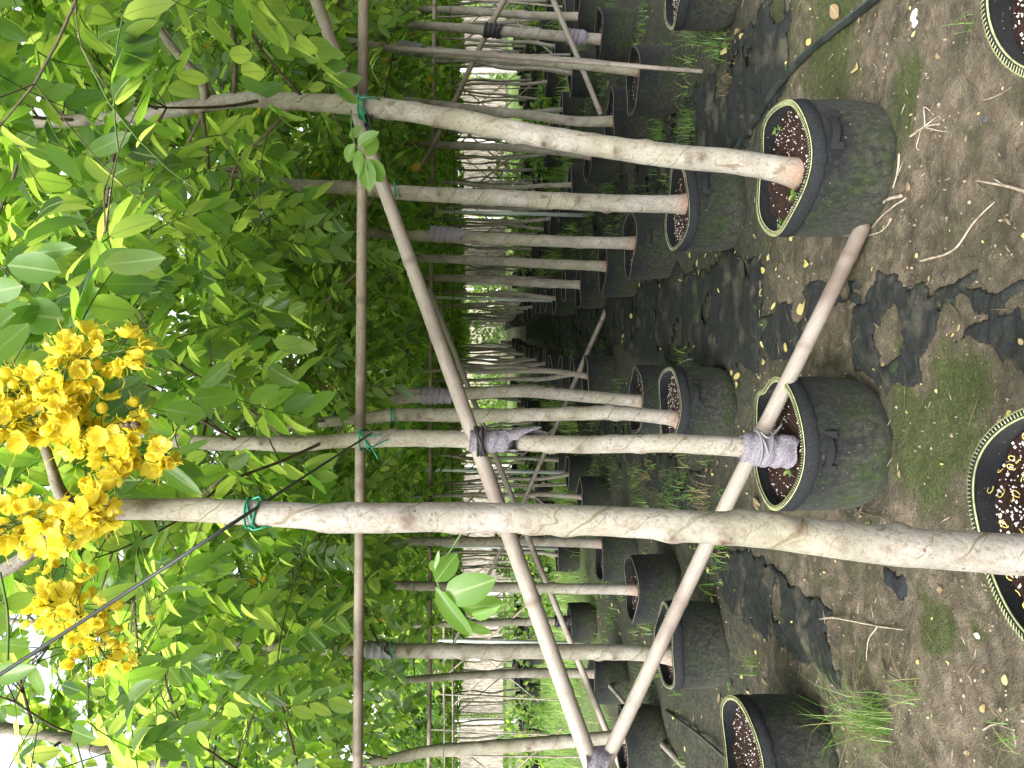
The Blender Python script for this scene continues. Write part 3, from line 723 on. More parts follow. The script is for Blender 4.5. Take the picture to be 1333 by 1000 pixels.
A1 = T_('thickest pale trunk closest to the camera, bearing the yellow flower clusters', 698, 1.355,
   [(1377, 724, 54, 0), (1333, 722, 53, 0), (1250, 717, 52, 0), (1170, 712, 50, 0), (1100, 704, 50, 0), (1000, 692, 45, 0), (900, 685, 41, 0), (800, 679, 39, 0), (700, 675, 38, 0), (600, 673, 38, 0), (520, 674, 39, 0),
    (430, 675, 38, 0), (400, 672, 33, 0), (300, 666, 31, 0.02), (200, 663, 29, 0.04), (130, 665, 30, 0.06), (95, 682, 24, 0.06), (50, 712, 20, 0.05), (0, 745, 18, 0.02)],
   2, 11, zt=2.9, nb=14, keep=(150, 1340, 34), max_leaf=260, handles=((2.6, 'loop'),), h=0.30)
A2 = T_('tree in the black pot whose trunk is wrapped in grey cloth at two heights', 578, 2.65,
   [(1029, 588, 27, 0), (985, 583, 27, 0), (930, 580, 25, 0), (860, 577, 24, 0), (760, 579, 23, 0), (700, 577, 22, 0), (630, 574, 22, 0), (560, 571, 21, 0), (480, 572, 22, 0), (430, 575, 18, 0), (380, 579, 20, 0), (330, 577, 18, 0), (280, 577, 19, 0), (200, 570, 16, 0), (120, 560, 13, 0.02)],
   2, 12, nb=20, keep=(262, 1100, 18), max_leaf=300, dents=((0.35, 0.28, 0.035),), handles=((-1.62, 'loop'),))
B1 = T_('stout leaning trunk in a black pot right of the aisle, reddish at its foot', 215, 2.62,
   [(1034, 226, 34, 0), (1000, 218, 32, 0), (950, 210, 31, 0), (880, 204, 30, 0), (800, 193, 29, 0), (720, 180, 28, 0), (650, 167, 27, 0), (600, 157, 28, 0), (540, 147, 25, 0), (480, 139, 26, 0), (400, 133, 22, 0), (320, 130, 20, 0), (260, 137, 20, 0), (180, 150, 18, 0), (100, 157, 15, 0), (40, 161, 13, 0)],
   2, 13, nb=20, keep=(70, 1100, 14), max_leaf=300, dents=((0.95, 0.3, 0.035),), handles=((-1.33, 'loop'),))
B0 = T_('black pot at the top right corner of the photo, its tree above the frame', -92, 1.285,
   [(1377, -60, 50, 0), (1000, -70, 42, 0), (600, -80, 36, 0), (200, -110, 30, 0)], 2, 14, zt=3.2, nb=16, blen=0.9, max_leaf=160, handles=((-2.75, 'loop'),))
A3 = T_('curved trunk standing second behind the cloth-wrapped tree', 532, 4.16,
   [(0, 548, 20, 0), (870, 544, 19, 0), (800, 538, 18, 0), (700, 540, 17, 0), (620, 541, 18, 0), (520, 540, 17, 0), (470, 545, 15, 0), (380, 552, 13, 0)], 2, 15, keep=(500, 900, 10), max_leaf=230, handles=((-1.2, 'loop'),))
A4 = T_('trunk with a torn cloth band high up, third behind the thick foreground trunk', 520, 5.08,
   [(0, 523, 16, 0), (760, 516, 16, 0), (680, 510, 15, 0), (600, 513, 15, 0), (560, 515, 16, 0), (480, 522, 12, 0), (400, 515, 10, 0)], 1, 16, keep=(540, 830, 8), max_leaf=180)
B2 = T_('straight grey trunk behind the leaning one, pot with green moss', 268, 4.0,
   [(0, 266, 24, 0), (870, 266, 23, 0), (780, 264, 22, 0), (640, 257, 20, 0), (540, 252, 19, 0), (470, 246, 18, 0), (380, 240, 15, 0)], 2, 17, keep=(500, 900, 12), max_leaf=230, handles=((-1.25, 'loop'),))
B3 = T_('third pot along the right side of the aisle, trunk with brown base', 318, 5.3,
   [(0, 317, 16, 0), (740, 315, 15, 0), (640, 311, 15, 0), (560, 308, 14, 0), (470, 303, 11, 0)], 1, 18, keep=(580, 830, 8), max_leaf=180, handles=((-1.5, 'loop'),))
B4 = T_('fourth pot along the right side of the aisle', 350, 6.5,
   [(0, 347, 13, 0), (700, 343, 12, 0), (600, 338, 11, 0), (500, 335, 9, 0)], 1, 19, max_leaf=120)
B5 = T_('fifth pot along the right side of the aisle, dark brown pitted trunk base', 372, 8.0,
   [(0, 371, 11, 0), (680, 368, 10, 0), (600, 362, 9, 0), (500, 360, 7, 0)], 1, 20, max_leaf=90)
Z1 = T_('pot with sedge growing in front of it at the bottom edge of the photo', 992, 2.99,
   [(1000, 1030, 24, 0), (700, 1040, 22, 0), (420, 1030, 18, 0), (240, 1001, 15, 0), (130, 973, 14, -0.1), (60, 957, 13, -0.15), (20, 950, 12, -0.2)], 2, 21, nb=13, zt=3.1, leafy=0.75, max_leaf=200)
Z2 = T_('trunk with a grey band high up, its mossy pot left of the thick trunk', 843, 4.24,
   [(0, 855, 22, 0), (830, 850, 20, 0), (700, 848, 19, 0), (600, 848, 19, 0), (480, 846, 18, 0), (380, 843, 14, 0), (300, 838, 11, 0)], 2, 22, keep=(480, 880, 11), max_leaf=230)
Z3 = T_('straight slim trunk in the upright pot just left of the thick trunk', 768, 5.2,
   [(0, 768, 14, 0), (720, 766, 13, 0), (600, 764, 13, 0), (500, 761, 11, 0), (420, 758, 9, 0)], 1, 23, keep=(560, 830, 8), max_leaf=180)
Z4 = T_('slim trunk almost touching the thick trunk on its left, pot half hidden', 722, 6.6,
   [(0, 708, 13, 0), (700, 705, 12, 0), (600, 705, 12, 0), (500, 704, 10, 0)], 1, 24, max_leaf=120)
Y1 = T_('leaning trunk in the leftmost pot behind the bamboo joint', 965, 5.6,
   [(0, 958, 16, 0), (750, 964, 17, 0), (650, 972, 17, 0), (560, 978, 15, 0), (500, 990, 12, 0), (440, 1000, 10, 0)], 1, 25, keep=(560, 800, 8), max_leaf=150)
Y2 = T_('trunk in a pot on its own beneath the long bamboo brace at lower left', 885, 7.0,
   [(0, 877, 12, 0), (700, 876, 12, 0), (600, 880, 10, 0), (500, 887, 8, 0)], 1, 26, max_leaf=100)
Y3 = T_('trunk strapped to a small brace at its foot, left of the leaf sprig', 812, 8.9,
   [(0, 808, 10, 0), (700, 809, 10, 0), (600, 812, 9, 0), (520, 815, 7, 0)], 1, 27, max_leaf=80)
C1 = T_('pot cut by the top edge beside the black hose', -28, 4.0,
   [(0, -35, 20, 0), (600, -50, 16, 0)], 2, 28, max_leaf=160)
C2 = T_('trunk with a thin bamboo stake leaning against it', 103, 5.2,
   [(0, 92, 15, 0), (760, 84, 15, 0), (660, 76, 14, 0), (580, 70, 14, 0), (500, 62, 12, 0), (440, 52, 10, 0)], 1, 29, keep=(520, 830, 8), max_leaf=170)
C3 = T_('wavy trunk overlapping the top of the stout leaning one', 152, 6.1,
   [(0, 158, 14, 0), (750, 158, 13, 0), (690, 150, 12, 0), (620, 143, 12, 0), (540, 133, 10, 0), (480, 125, 8, 0)], 1, 30, max_leaf=120)
C4 = T_('trunk just under the stout leaning one, in a square-shouldered pot', 205, 7.4,
   [(0, 203, 11, 0), (700, 195, 10, 0), (600, 190, 9, 0), (520, 186, 8, 0)], 1, 31, max_leaf=90)
D1 = T_('trunk bound with dark cloth where two braces cross it at the top edge', 45, 6.7,
   [(0, 52, 14, 0), (690, 44, 13, 0), (600, 37, 12, 0), (520, 32, 10, 0)], 1, 32, max_leaf=110)
D2 = T_('trunk nearest the top edge, right of the cloth-bound one', 12, 8.2,
   [(0, 22, 11, 0), (690, 20, 10, 0), (600, 14, 10, 0), (520, 12, 8, 0)], 1, 33, max_leaf=80)

# extra limbs seen in the photo
def limb(t, pts, D, ws, label=None, mat=BARK, name='branch'):
    path = [np.array(P(x, y, D + (dd if dd else 0))) for x, y, dd in pts]
    sp, sr = smooth_path(path, [w / 2 / F * D for w in ws], 0.02)
    rg = np.random.default_rng(len(pts) + int(D * 100)); 
    V, T, uv = tube(sp, sr, 12, rfun=lambda l, a: 1 + 0.10 * (fbm(l * 14 + np.cos(a), 2 + np.sin(a) + 0 * l, 3, 3) - 0.5))
    o = obj(name, tri_mesh(name, V, T, mat, uv, attrs={'knot': np.clip(fbm(uv[:, 1] * 9, uv[:, 0] * 3, 5, 3) - 0.58, 0, 1) * 3, 'base': np.zeros(len(V))}), t, label=label)
    return sp
limb(A1[0], [(105, 668, 0.06), (80, 645, 0.04), (66, 605, 0.02), (52, 560, 0), (40, 500, 0.05)], 1.37, [22, 18, 13, 12, 10], 'limb running up from the fork into the flowers')
limb(B1[0], [(268, 140, 0), (262, 105, -0.05), (235, 75, -0.1), (205, 35, -0.15), (175, -10, -0.2)], 2.62, [12, 12, 11, 9, 8])
limb(B1[0], [(262, 142, 0), (268, 180, -0.05), (272, 220, -0.1)], 2.62, [7, 5, 4], mat=TWIG)
limb(B1[0], [(300, 20, -0.2), (306, 70, -0.1), (305, 130, 0)], 2.62, [6, 6, 7], mat=TWIG)
limb(A4[0], [(478, 500, 0), (500, 508, 0), (560, 512, 0)], 5.08, [8, 10, 12])
limb(B2[0], [(468, 343, 0.3), (440, 330, 0.2), (410, 318, 0.2)], 4.0, [4, 4, 3], mat=PALETWIG)
limb(B2[0], [(470, 352, 0.3), (440, 378, 0.2), (415, 400, 0.2)], 4.0, [4, 4, 3], mat=PALETWIG)

for (r_, ml, D) in pending:
    t, br, rach, L, sp, sr = r_
    add_crown_objs(t, br, rach, L, ml, rules_for(D), TPL_M if D < 6 else TPL_L)

# ------------------------------------------------------------ leaves placed by hand (sprigs of the two near trees)
def sprig(t, stem, leaves, D, sname='sprig_stem', flip=1):
    sp, sr = smooth_path([np.array(P(x, y, D + dd)) for x, y, dd in stem], [0.0022] * len(stem), 0.01)
    V, T, uv = tube(sp, sr, 6); obj(sname, tri_mesh(sname, V, T, STEM, uv), t)
    base = np.array(t.location)
    for k, (bx, by, tx, ty, w, tilt) in enumerate(leaves):
        a = np.array(P(bx, by, D)); b_ = np.array(P(tx, ty, D + tilt * 0.03)); y = b_ - a; L_ = np.linalg.norm(y)
        n = -np.array(FWD) * flip + np.array([0.15 * math.sin(k * 2.1), 0, 0.25 * math.cos(k * 1.7)]); yu = y / L_; n = unit(n - yu * np.dot(n, yu)); x = np.cross(yu, n)
        sx = (w / F * D) / 0.42
        o = bpy.data.objects.new('leaf', LEAFYOUNG[k % 5]); COL.objects.link(o); o.parent = t
        x = x * sx; z = n * L_; p = a - base
        o.matrix_basis = Matrix(((x[0], y[0], z[0], p[0]), (x[1], y[1], z[1], p[1]), (x[2], y[2], z[2], p[2]), (0, 0, 0, 1)))
sprig(A1[0], [(603, 691, 0), (592, 708, 0.02), (574, 738, 0.03), (570, 760, 0.02), (590, 790, 0), (612, 808, 0)],
      [(567, 758, 595, 719, 27, 1), (579, 776, 642, 757, 34, -1), (602, 792, 658, 786, 31, 1), (567, 764, 615, 834, 20, 0), (600, 804, 647, 841, 13, 2), (566, 745, 561, 728, 10, 1), (615, 801, 644, 797, 12, -2), (566, 742, 572, 716, 6, 0)], 1.5)
sprig(B1[0], [(457, 143, 0), (458, 170, 0), (463, 190, 0), (476, 206, 0)],
      [(459, 182, 468, 161, 15, 1), (467, 190, 490, 170, 14, -1), (476, 203, 491, 180, 18, 1), (461, 187, 450, 212, 13, 1), (467, 194, 463, 224, 13, -1), (474, 206, 481, 249, 22, 0), (480, 207, 500, 238, 18, 1)], 2.35)
sprig(A1[0], [(130, 655, 0.1), (190, 620, 0.08), (230, 560, 0.05), (240, 545, 0)],
      [(214, 533, 268, 542, 30, 1), (204, 602, 255, 642, 20, -1), (218, 595, 276, 571, 11, 1), (190, 560, 222, 575, 30, 2), (250, 520, 312, 512, 26, 1), (262, 505, 300, 470, 20, 0)], 1.6)
sprig(A1[0], [(0, 500, 0.1), (30, 450, 0.05), (60, 400, 0.03), (90, 380, 0)],
      [(84, 415, 19, 408, 46, 1), (80, 355, 5, 342, 34, -1), (30, 372, -30, 385, 34, 1), (40, 395, 5, 425, 28, 2), (88, 425, 130, 395, 24, 0), (100, 322, 40, 330, 20, 1), (95, 440, 60, 425, 24, 1), (130, 375, 85, 400, 20, 2)], 1.45)
sprig(A1[0], [(0, 745, 0.0), (10, 800, 0.0), (10, 860, 0.0)],
      [(-5, 835, 36, 845, 26, 1), (-5, 880, 34, 872, 22, -1), (36, 862, 58, 905, 16, 1), (5, 790, 45, 775, 20, 1)], 1.3)

# ------------------------------------------------------------ flowers
def petal_mesh(b, rot, tilt, size, col):
    rows, cols = 5, 5; V = []
    for i in range(rows):
        t = i / (rows - 1); w = math.sin(PI * (0.10 + 0.78 * t) ** 1.05) * 0.50 + 0.02
        for j in range(cols):
            s = (j / (cols - 1) - 0.5) * 2
            x = s * w * size; y = t * size; z = size * (0.30 * t * t + 0.20 * s * s * (0.4 + t) - 0.06 * math.sin(6 * t + s))
            y2 = y * math.cos(tilt) - z * math.sin(tilt); z2 = y * math.sin(tilt) + z * math.cos(tilt)
            V.append((x * math.cos(rot) - y2 * math.sin(rot), x * math.sin(rot) + y2 * math.cos(rot), z2))
    q = [(i * cols + j, i * cols + j + 1, (i + 1) * cols + j + 1, (i + 1) * cols + j) for i in range(rows - 1) for j in range(cols - 1)]
    b.add(V, q, np.tile([0.2, 0.5], (len(V), 1)), col)
FLOWERS = []
for v in range(5):
    b = B(); rg = np.random.default_rng(40 + v); tl = [0.1, 0.3, 0.55, 0.0, 0.8][v]
    for k in range(5): petal_mesh(b, k * 2 * PI / 5 + rg.uniform(-.15, .15), tl + rg.uniform(-0.2, 0.25), 0.0180 * rg.uniform(0.85, 1.2), rg.random())
    for k in range(2):
        a = rg.uniform(0, 6.28); d = np.array([math.cos(a), math.sin(a), 0]); pts = [np.array([0, 0, 0]), d * 0.012 + np.array([0, 0, 0.014]), d * 0.022 + np.array([0, 0, 0.02]), d * 0.026 + np.array([0, 0, 0.032])]
        p_, r_ = smooth_path(pts, [0.0004] * 4, 0.004); V, T, uv = tube(p_, r_, 4); b.add(V, T, None, 0.9)
    FLOWERS.append(b.mesh('flower', PETAL))
bv = []; bt = []
b = B(); n = 7
for i in range(n):
    for j in range(8):
        th = PI * i / (n - 1); bv.append((0.0085 * math.sin(th) * math.cos(j * PI / 4), 0.0085 * math.sin(th) * math.sin(j * PI / 4), 0.011 * math.cos(th)))
for i in range(n - 1):
    for j in range(8): bt.append((i * 8 + j, (i + 1) * 8 + j, (i + 1) * 8 + (j + 1) % 8, i * 8 + (j + 1) % 8))
BUD = b.add(bv, bt, None, 0.1).mesh('flower_bud', PETAL)
def cluster(pts, D, n, spread, seed, lab):
    rg = np.random.default_rng(seed); t = A1[0]
    sp, sr = smooth_path([np.array(P(x, y, D + dd)) for x, y, dd in pts], [0.0025] * len(pts), 0.01)
    V, T, uv = tube(sp, sr, 6); b = B(); b.add(V, T, uv)
    st = []
    for k in range(n):
        u = (k + rg.random()) / n; i = int(u * (len(sp) - 1)); s = spread * (0.55 + 0.6 * math.sin(PI * min(1, u * 0.9 + 0.1)))
        d = unit(rg.normal(0, 1, 3)); p = sp[i] + d * s * rg.uniform(0.3, 1.0) + np.array([0, 0, -0.01])
        V, T, uv = tube([sp[i], (sp[i] + p) / 2 + np.array([0, 0, 0.006]), p], 0.0008, 4); b.add(V, T, uv); st.append((p, d))
    c = obj('flower_cluster', b.mesh('flower_cluster', STEM), t, label=lab)
    for k, (p, d) in enumerate(st):
        bud = rg.random() < 0.08
        me = BUD if bud else FLOWERS[rg.integers(0, 5)]
        o = bpy.data.objects.new('flower_bud' if bud else 'flower', me); COL.objects.link(o); o.parent = c
        z = unit(d * 0.9 - np.array(FWD) * rg.uniform(0, 1.0) + rg.normal(0, 0.35, 3)); s = rg.uniform(0.8, 1.2)
        o.matrix_basis = Matrix.Translation(p) @ Vector(z).to_track_quat('Z', 'Y').to_matrix().to_4x4() @ Matrix.Rotation(rg.uniform(0, 6.28), 4, 'Z') @ Matrix.Scale(s, 4)
cluster([(-10, 530, 0.05), (40, 500, 0), (100, 470, 0), (165, 455, 0)], 1.33, 88, 0.060, 1, 'upper raceme of yellow flowers')
cluster([(-15, 560, 0), (30, 545, 0), (70, 530, 0), (80, 520, 0)], 1.30, 42, 0.048, 5, 'raceme of yellow flowers at the left edge')
cluster([(85, 545, 0.03), (120, 560, 0), (160, 590, 0), (205, 598, 0)], 1.36, 84, 0.064, 2, 'middle raceme with a bee in it')
cluster([(-15, 690, 0), (30, 680, 0), (80, 675, 0), (135, 655, 0)], 1.27, 80, 0.056, 3, 'raceme in front of the forked trunk')
cluster([(45, 780, 0.05), (90, 790, 0), (115, 820, 0), (140, 862, 0)], 1.45, 72, 0.068, 4, 'lowest raceme, thin and pale')

# bee
m = M('bee_fur'); m.col(m.ramp(m.noise(300, 2, m.obco()), [(0.4, (0.03, 0.022, 0.015)), (0.6, (0.12, 0.085, 0.04))])).rough(0.9); FUR = m.m
m = M('bee_wing'); m.col((0.1, 0.09, 0.08)).rough(0.3); WING = m.m
bp = Vector(P(167, 553, 1.25)); bee = root('bee', bp, 'dark furry bee visiting the middle flower cluster', 'bee')
def ell(c, r, seg=12):
    V = []; q = []
    for i in range(9):
        th = PI * i / 8
        for j in range(seg): V.append((c[0] + r[0] * math.sin(th) * math.cos(j * 2 * PI / seg), c[1] + r[1] * math.sin(th) * math.sin(j * 2 * PI / seg), c[2] + r[2] * math.cos(th)))
    for i in range(8):
        for j in range(seg): q.append((i * seg + j, (i + 1) * seg + j, (i + 1) * seg + (j + 1) % seg, i * seg + (j + 1) % seg))
    return V, q
for nm, off, rr in (('thorax', (0, 0, 0.0), (0.006, 0.006, 0.006)), ('abdomen', (0, 0, -0.011), (0.0065, 0.0065, 0.008)), ('head', (0, 0, 0.0075), (0.004, 0.004, 0.0035))):
    b = B(); b.add(*ell(np.array(bp) + off, rr)); obj(nm, b.mesh(nm, FUR), bee)
for sg in (-1, 1):
    V, T, UV = leaf_template(3, 0.4); p = np.array(bp); V = p + 0.014 * (V[:, 0:1] * np.array([0, 1, 0]) + V[:, 1:2] * np.array([sg * 0.8, 0, -0.6]) + V[:, 2:3] * np.array([0, 1, 0]))
    obj('wing', tri_mesh('wing', V, T, WING, UV, rnd=np.zeros(len(V))), bee)

# ------------------------------------------------------------ bamboo poles
def pole(a, b_, w0, w1, label, group=None, mat=BAMBOO, name='bamboo_pole', node=0.33, seg=18, sag=0.0, cat='pole', seed=1):
    a = np.array(a, float); b_ = np.array(b_, float); n = max(6, int(np.linalg.norm(b_ - a) / 0.02)); L = np.linalg.norm(b_ - a)
    t = np.linspace(0, 1, n); path = a + (b_ - a) * t[:, None]; path[:, 2] -= sag * np.sin(PI * t)
    rg = np.random.default_rng(seed); o1 = rg.normal(0, 0.004, 3); path += np.sin(t * 7 + seed)[:, None] * o1
    ns = []; l = rg.uniform(0.1, node)
    while l < L: ns.append(l); l += node * rg.uniform(0.8, 1.2)
    def rf(l_, an):
        k = 1 + 0 * l_ + 0 * an
        for q_ in ns: k = k + 0.13 * np.exp(-((l_ - q_) / 0.008) ** 2) - 0.05 * np.exp(-((l_ - q_ - 0.018) / 0.01) ** 2)
        return k
    V, T, uv = tube(path, np.linspace(w0, w1, n), seg, rfun=rf)
    kn = np.zeros(len(V))
    for q_ in ns: kn = np.maximum(kn, 0.8 * np.exp(-((uv[:, 1] - q_) / 0.006) ** 2))
    return obj(name, tri_mesh(name, V, T, mat, uv, attrs={'knot': kn}), label=label, cat=cat, group=group)
gb = 'bamboo poles of the nearest brace'
pole(P(390, -60, 2.70), P(775, 1010, 2.62), 0.021, 0.030, 'long bamboo brace slanting down from the right to the left joint', gb, seed=3)
pole(GP(1133, 293, 0.03), P(780, 1005, 2.62), 0.027, 0.024, 'bamboo brace rising from the ground by the right pot to the left joint', gb, seed=4)
pole(P(474, -90, 2.78), P(465, 1090, 2.78), 0.019, 0.018, 'horizontal bamboo rail tied across the nearest trunks', gb, BAMBOO_D, seed=5)
pole(P(780, 1000, 2.7), P(600, 1150, 2.75), 0.02, 0.02, 'bamboo leaving the left joint out of frame', gb, seed=6)
pole(P(500, 62, 5.0), GP(918, 93, 0.0), 0.016, 0.012, 'thin bamboo stake leaning before the trunk in the right rows', None, BAMBOO, seed=7, name='bamboo_stake', cat='stake')
g2 = 'bamboo poles of the second brace'
pole(P(566, -80, 7.6), P(557, 1080, 7.6), 0.022, 0.022, 'second horizontal bamboo rail, tied behind the first', g2, BAMBOO_D, seed=8)
pole(P(664, -15, 7.0), P(545, 225, 7.2), 0.026, 0.022, 'dark slanting bamboo tied at the cloth-bound trunk at top', g2, BAMBOO_D, seed=9)
pole(P(712, -20, 6.4), P(783, 150, 6.6), 0.024, 0.022, 'pale slanting bamboo tied at the foot of the cloth-bound trunk', g2, BAMBOO, seed=10)
pole(P(558, 375, 6.6), P(812, 1010, 5.9), 0.022, 0.025, 'slim bamboo brace running parallel behind the long one', g2, BAMBOO, seed=11)
pole(GP(790, 403, 0.0), P(676, 665, 8.0), 0.026, 0.022, 'bamboo prop standing on the black matting in the aisle', g2, BAMBOO, seed=12)
pole(P(692, 640, 9.5), P(555, 905, 9.5), 0.02, 0.02, 'bamboo brace behind the thick trunk climbing to the left', g2, BAMBOO, seed=13)
pole(P(900, 1010, 4.9), P(790, 890, 6.9), 0.022, 0.018, 'bamboo lying low behind the lower left pots', g2, BAMBOO, seed=14)
g3 = 'bamboo braces far back between the trunks'
rg = np.random.default_rng(5)
for (D, zt_) in ((11.5, 1.86), (16.0, 1.9), (21, 1.95)):
    pole((-9, D, zt_), (9, D, zt_ + 0.03), 0.018, 0.018, 'distant horizontal bamboo rail across the rows', g3, BAMBOO_D, seed=int(D), seg=6, node=0.8)
    for x in np.arange(-8.2, 8, 2.3):
        if -1.2 < x - ROWS * D < 0.6: continue
        s = 1.5
        if rg.random() < 0.5: pole((x - s / 2, D + .05, 0.1), (x + s / 2, D + .05, zt_), 0.014, 0.014, 'distant slanting bamboo brace in the rows', g3, BAMBOO, seed=int(D + x * 7) + 200, seg=6, node=0.8)
        pole((x + s / 2, D - .05, 0.1), (x - s / 2, D - .05, zt_), 0.014, 0.014, 'distant slanting bamboo brace in the rows', g3, BAMBOO_D, seed=int(D + x * 5) + 200, seg=6, node=0.8)
for k, (Y, x0, x1, D) in enumerate(((278, 556, 717, 9.4), (390, 558, 700, 11.0), (614, 552, 712, 9.6), (713, 553, 708, 10.6), (836, 556, 708, 9.9))):
    a = P(x1, Y + 2, D); a.z = 0.0; b_ = P(x0, Y - 3, D); b_.z = 2.1
    V, T, uv = tube([a, b_], 0.024, 10)
    obj('steel_post', tri_mesh('steel_post', V, T, GALV, uv), label=['pale galvanised post right of the aisle behind the grey trunk', 'galvanised post among the right rows next to the aisle', 'galvanised post behind the cloth-wrapped trunk', 'galvanised post left of the thick trunk', 'galvanised post behind the lower left trunks'][k], cat='post', group='galvanised posts')

rg = np.random.default_rng(31)
for k in range(46):
    y_ = rg.uniform(9, 20); x_ = rg.uniform(-0.5, 0.52) * y_
    if abs(x_ - ROWS * y_ - 0.12) < 0.8: continue
    pole((x_, y_, 0.02), (x_ + rg.normal(0, 0.10), y_ + 0.1, rg.uniform(1.9, 2.3)), 0.013, 0.010, 'thin upright stake among the distant trunks, %s of the aisle' % ('right' if x_ > 1 else 'left'), 'upright stakes far back, %s side' % ('right' if x_ > 1 else 'left'), BAMBOO, name='bamboo_stake', cat='stake', seg=6, node=0.8, seed=400 + k)
# ------------------------------------------------------------ ties and wraps
def wrap(pts, D, ws, label, mat=CLOTH, ragged=0.3, name='cloth_wrap', seed=0, D2=None, cat='cloth'):
    path = [np.array(P(x, y, D)) for x, y in pts]; sp, sr = smooth_path(path, [w / 2 / F * D for w in ws], 0.006)
    def rf(l, a): return 1 + 0.16 * (fbm(l * 40 + 3 * np.cos(a), 3 * np.sin(a) + l * 30, seed, 3) - 0.5) + 0.07 * np.sin(l * 160 + a + seed)
    V, T, uv = tube(sp, sr, 26, rfun=rf, cap=False)
    # ragged ends
    Lm = uv[:, 1].max(); e = (uv[:, 1] > Lm - 0.02); d = unit(sp[-1] - sp[-2])
    V[e] += d * ((vn(uv[e, 0] * 7, uv[e, 1] * 0, seed) - 0.4) * ragged * 0.2)[:, None]
    return obj(name, tri_mesh(name, V, T, mat, uv), label=label, cat=cat)
def rings(pts, D, ws, label, mat, name, cat, r=0.0035, tails=(), per=1):
    """a tie: loops round a trunk at each pt"""
    b = B()
    for k, ((x, y), w) in enumerate(zip(pts, ws)):
        for j in range(per):
            c = np.array(P(x + j * 2.2, y, D)); R_ = w / 2 / F * D; a = np.linspace(0, 2 * PI, 25)[:-1]; tl = 0.35 * math.sin(k * 2 + j * 1.3)
            ring = c + np.stack([R_ * np.cos(a), R_ * np.sin(a), R_ * tl * np.cos(a)], 1); V, T, uv = tube(ring, r, 6, closed=True); b.add(V, T, uv)
    for tpts in tails:
        p_, r_ = smooth_path([np.array(P(x, y, D + dd)) for x, y, dd in tpts], [r * 0.9] * len(tpts), 0.01); V, T, uv = tube(p_, r_, 6); b.add(V, T, uv)
    return obj(name, b.mesh(name, mat), label=label, cat=cat)
wrap([(964, 583), (982, 584), (1000, 586), (1024, 588)], 2.61, [34, 44, 43, 42], 'grey felt cloth bound round the trunk foot and bamboo above the pot', seed=3, ragged=0.5)
rings([(984, 583), (990, 583), (996, 584)], 2.61, [46, 45, 46], 'grey cord turned round the felt cloth at the trunk foot', ROPE, 'cord', 'cord', 0.004, [[(990, 562, -0.06), (1000, 570, -0.07), (1012, 560, -0.04), (1018, 552, -0.03)]])
wrap([(612, 574), (640, 575), (660, 574), (678, 572)], 2.64, [31, 29, 28, 28], 'torn grey felt cloth round the wrapped trunk at the pole crossing', seed=5, ragged=0.9)
rings([(622, 575), (625, 575)], 2.63, [37, 37], 'black rubber strap over the upper felt cloth', RUBBER, 'rubber_strap', 'strap', 0.005, per=2)
wrap([(548, 515), (566, 515), (585, 516)], 5.07, [23, 22, 19], 'dark torn cloth high on the third trunk', seed=6)
wrap([(560, 303), (600, 306)], 5.28, [19, 19], 'rough grey wrap on the third trunk right of the aisle', seed=7, ragged=0.6)
wrap([(519, 61), (548, 66)], 5.17, [17, 17], 'dark cloth round the trunk with the thin bamboo stake', seed=8)
wrap([(630, 39), (652, 41)], 6.68, [19, 18], 'black cloth binding where the dark bamboo meets the top trunk', mat=RUBBER, seed=9)
wrap([(738, 48), (760, 50)], 6.68, [20, 20], 'dark cloth at the foot of the top cloth-bound trunk', seed=10)
wrap([(478, 846), (505, 846)], 4.22, [23, 22], 'grey band high on the trunk of the mossy pot', seed=11, mat=ROPE)
wrap([(722, 809), (742, 809)], 8.88, [15, 15], 'dark strap at the foot of the trunk beside the sprig', seed=12, mat=RUBBER)
wrap([(762, 1003), (785, 1003)], 2.62, [50, 60], 'dark cloth lashing the joint of the two long bamboo braces', seed=13)
wrap([(1108, 305), (1130, 296)], 2.72, [21, 24], 'grey cloth scrap tied on the bamboo end by the right pot', seed=14, ragged=1.2)
rings([(324, 668), (330, 668), (336, 668)], 1.37, [40, 39, 40], 'green twine round the thick trunk under the flowers', TWINE, 'green_twine', 'twine', 0.0022, [[(322, 686, -.02), (330, 690, -.02), (345, 686, -.02), (357, 684, -.01)], [(328, 650, -.02), (338, 646, -.02), (340, 652, -.02)]])
rings([(470, 573), (476, 572)], 2.64, [27, 27], 'green twine with loose ends at the rail on the wrapped trunk', TWINE, 'green_twine', 'twine', 0.003, [[(466, 562, -.05), (474, 572, -.06), (482, 582, -.05), (491, 579, -.04), (505, 572, -.03)], [(470, 566, -.05), (480, 578, -.05), (488, 590, -.04), (492, 598, -.04)], [(468, 568, -.05), (484, 568, -.05), (498, 565, -.04)]])
rings([(468, 138), (472, 138), (475, 139)], 2.61, [31, 31, 31], 'green twine binding rail and stout trunk', TWINE, 'green_twine', 'twine', 0.0035, [[(468, 128, -.05), (480, 127, -.05), (494, 129, -.02)], [(470, 140, -.06), (474, 155, -.05), (478, 160, -.03)]])
rings([(476, 158), (481, 158)], 2.6, [14, 14], 'black plastic clip beneath the leaning trunk', RUBBER, 'plastic_clip', 'clip', 0.004, [[(474, 150, 0), (478, 172, 0)], [(484, 150, 0), (483, 170, 0)]])
rings([(510, 846), (512, 846)], 4.22, [22, 22], 'green twine on the trunk of the mossy pot', TWINE, 'green_twine', 'twine', 0.003)
rings([(515, 246), (517, 246)], 3.98, [22, 22], 'green twine on the straight grey trunk', TWINE, 'green_twine', 'twine', 0.003)
rings([(510, 541)], 4.14, [20], 'green twine on the curved trunk', TWINE, 'green_twine', 'twine', 0.003, per=3)
rings([(545, 70), (548, 70)], 5.16, [18, 18], 'green twine on the staked trunk', TWINE, 'green_twine', 'twine', 0.003)
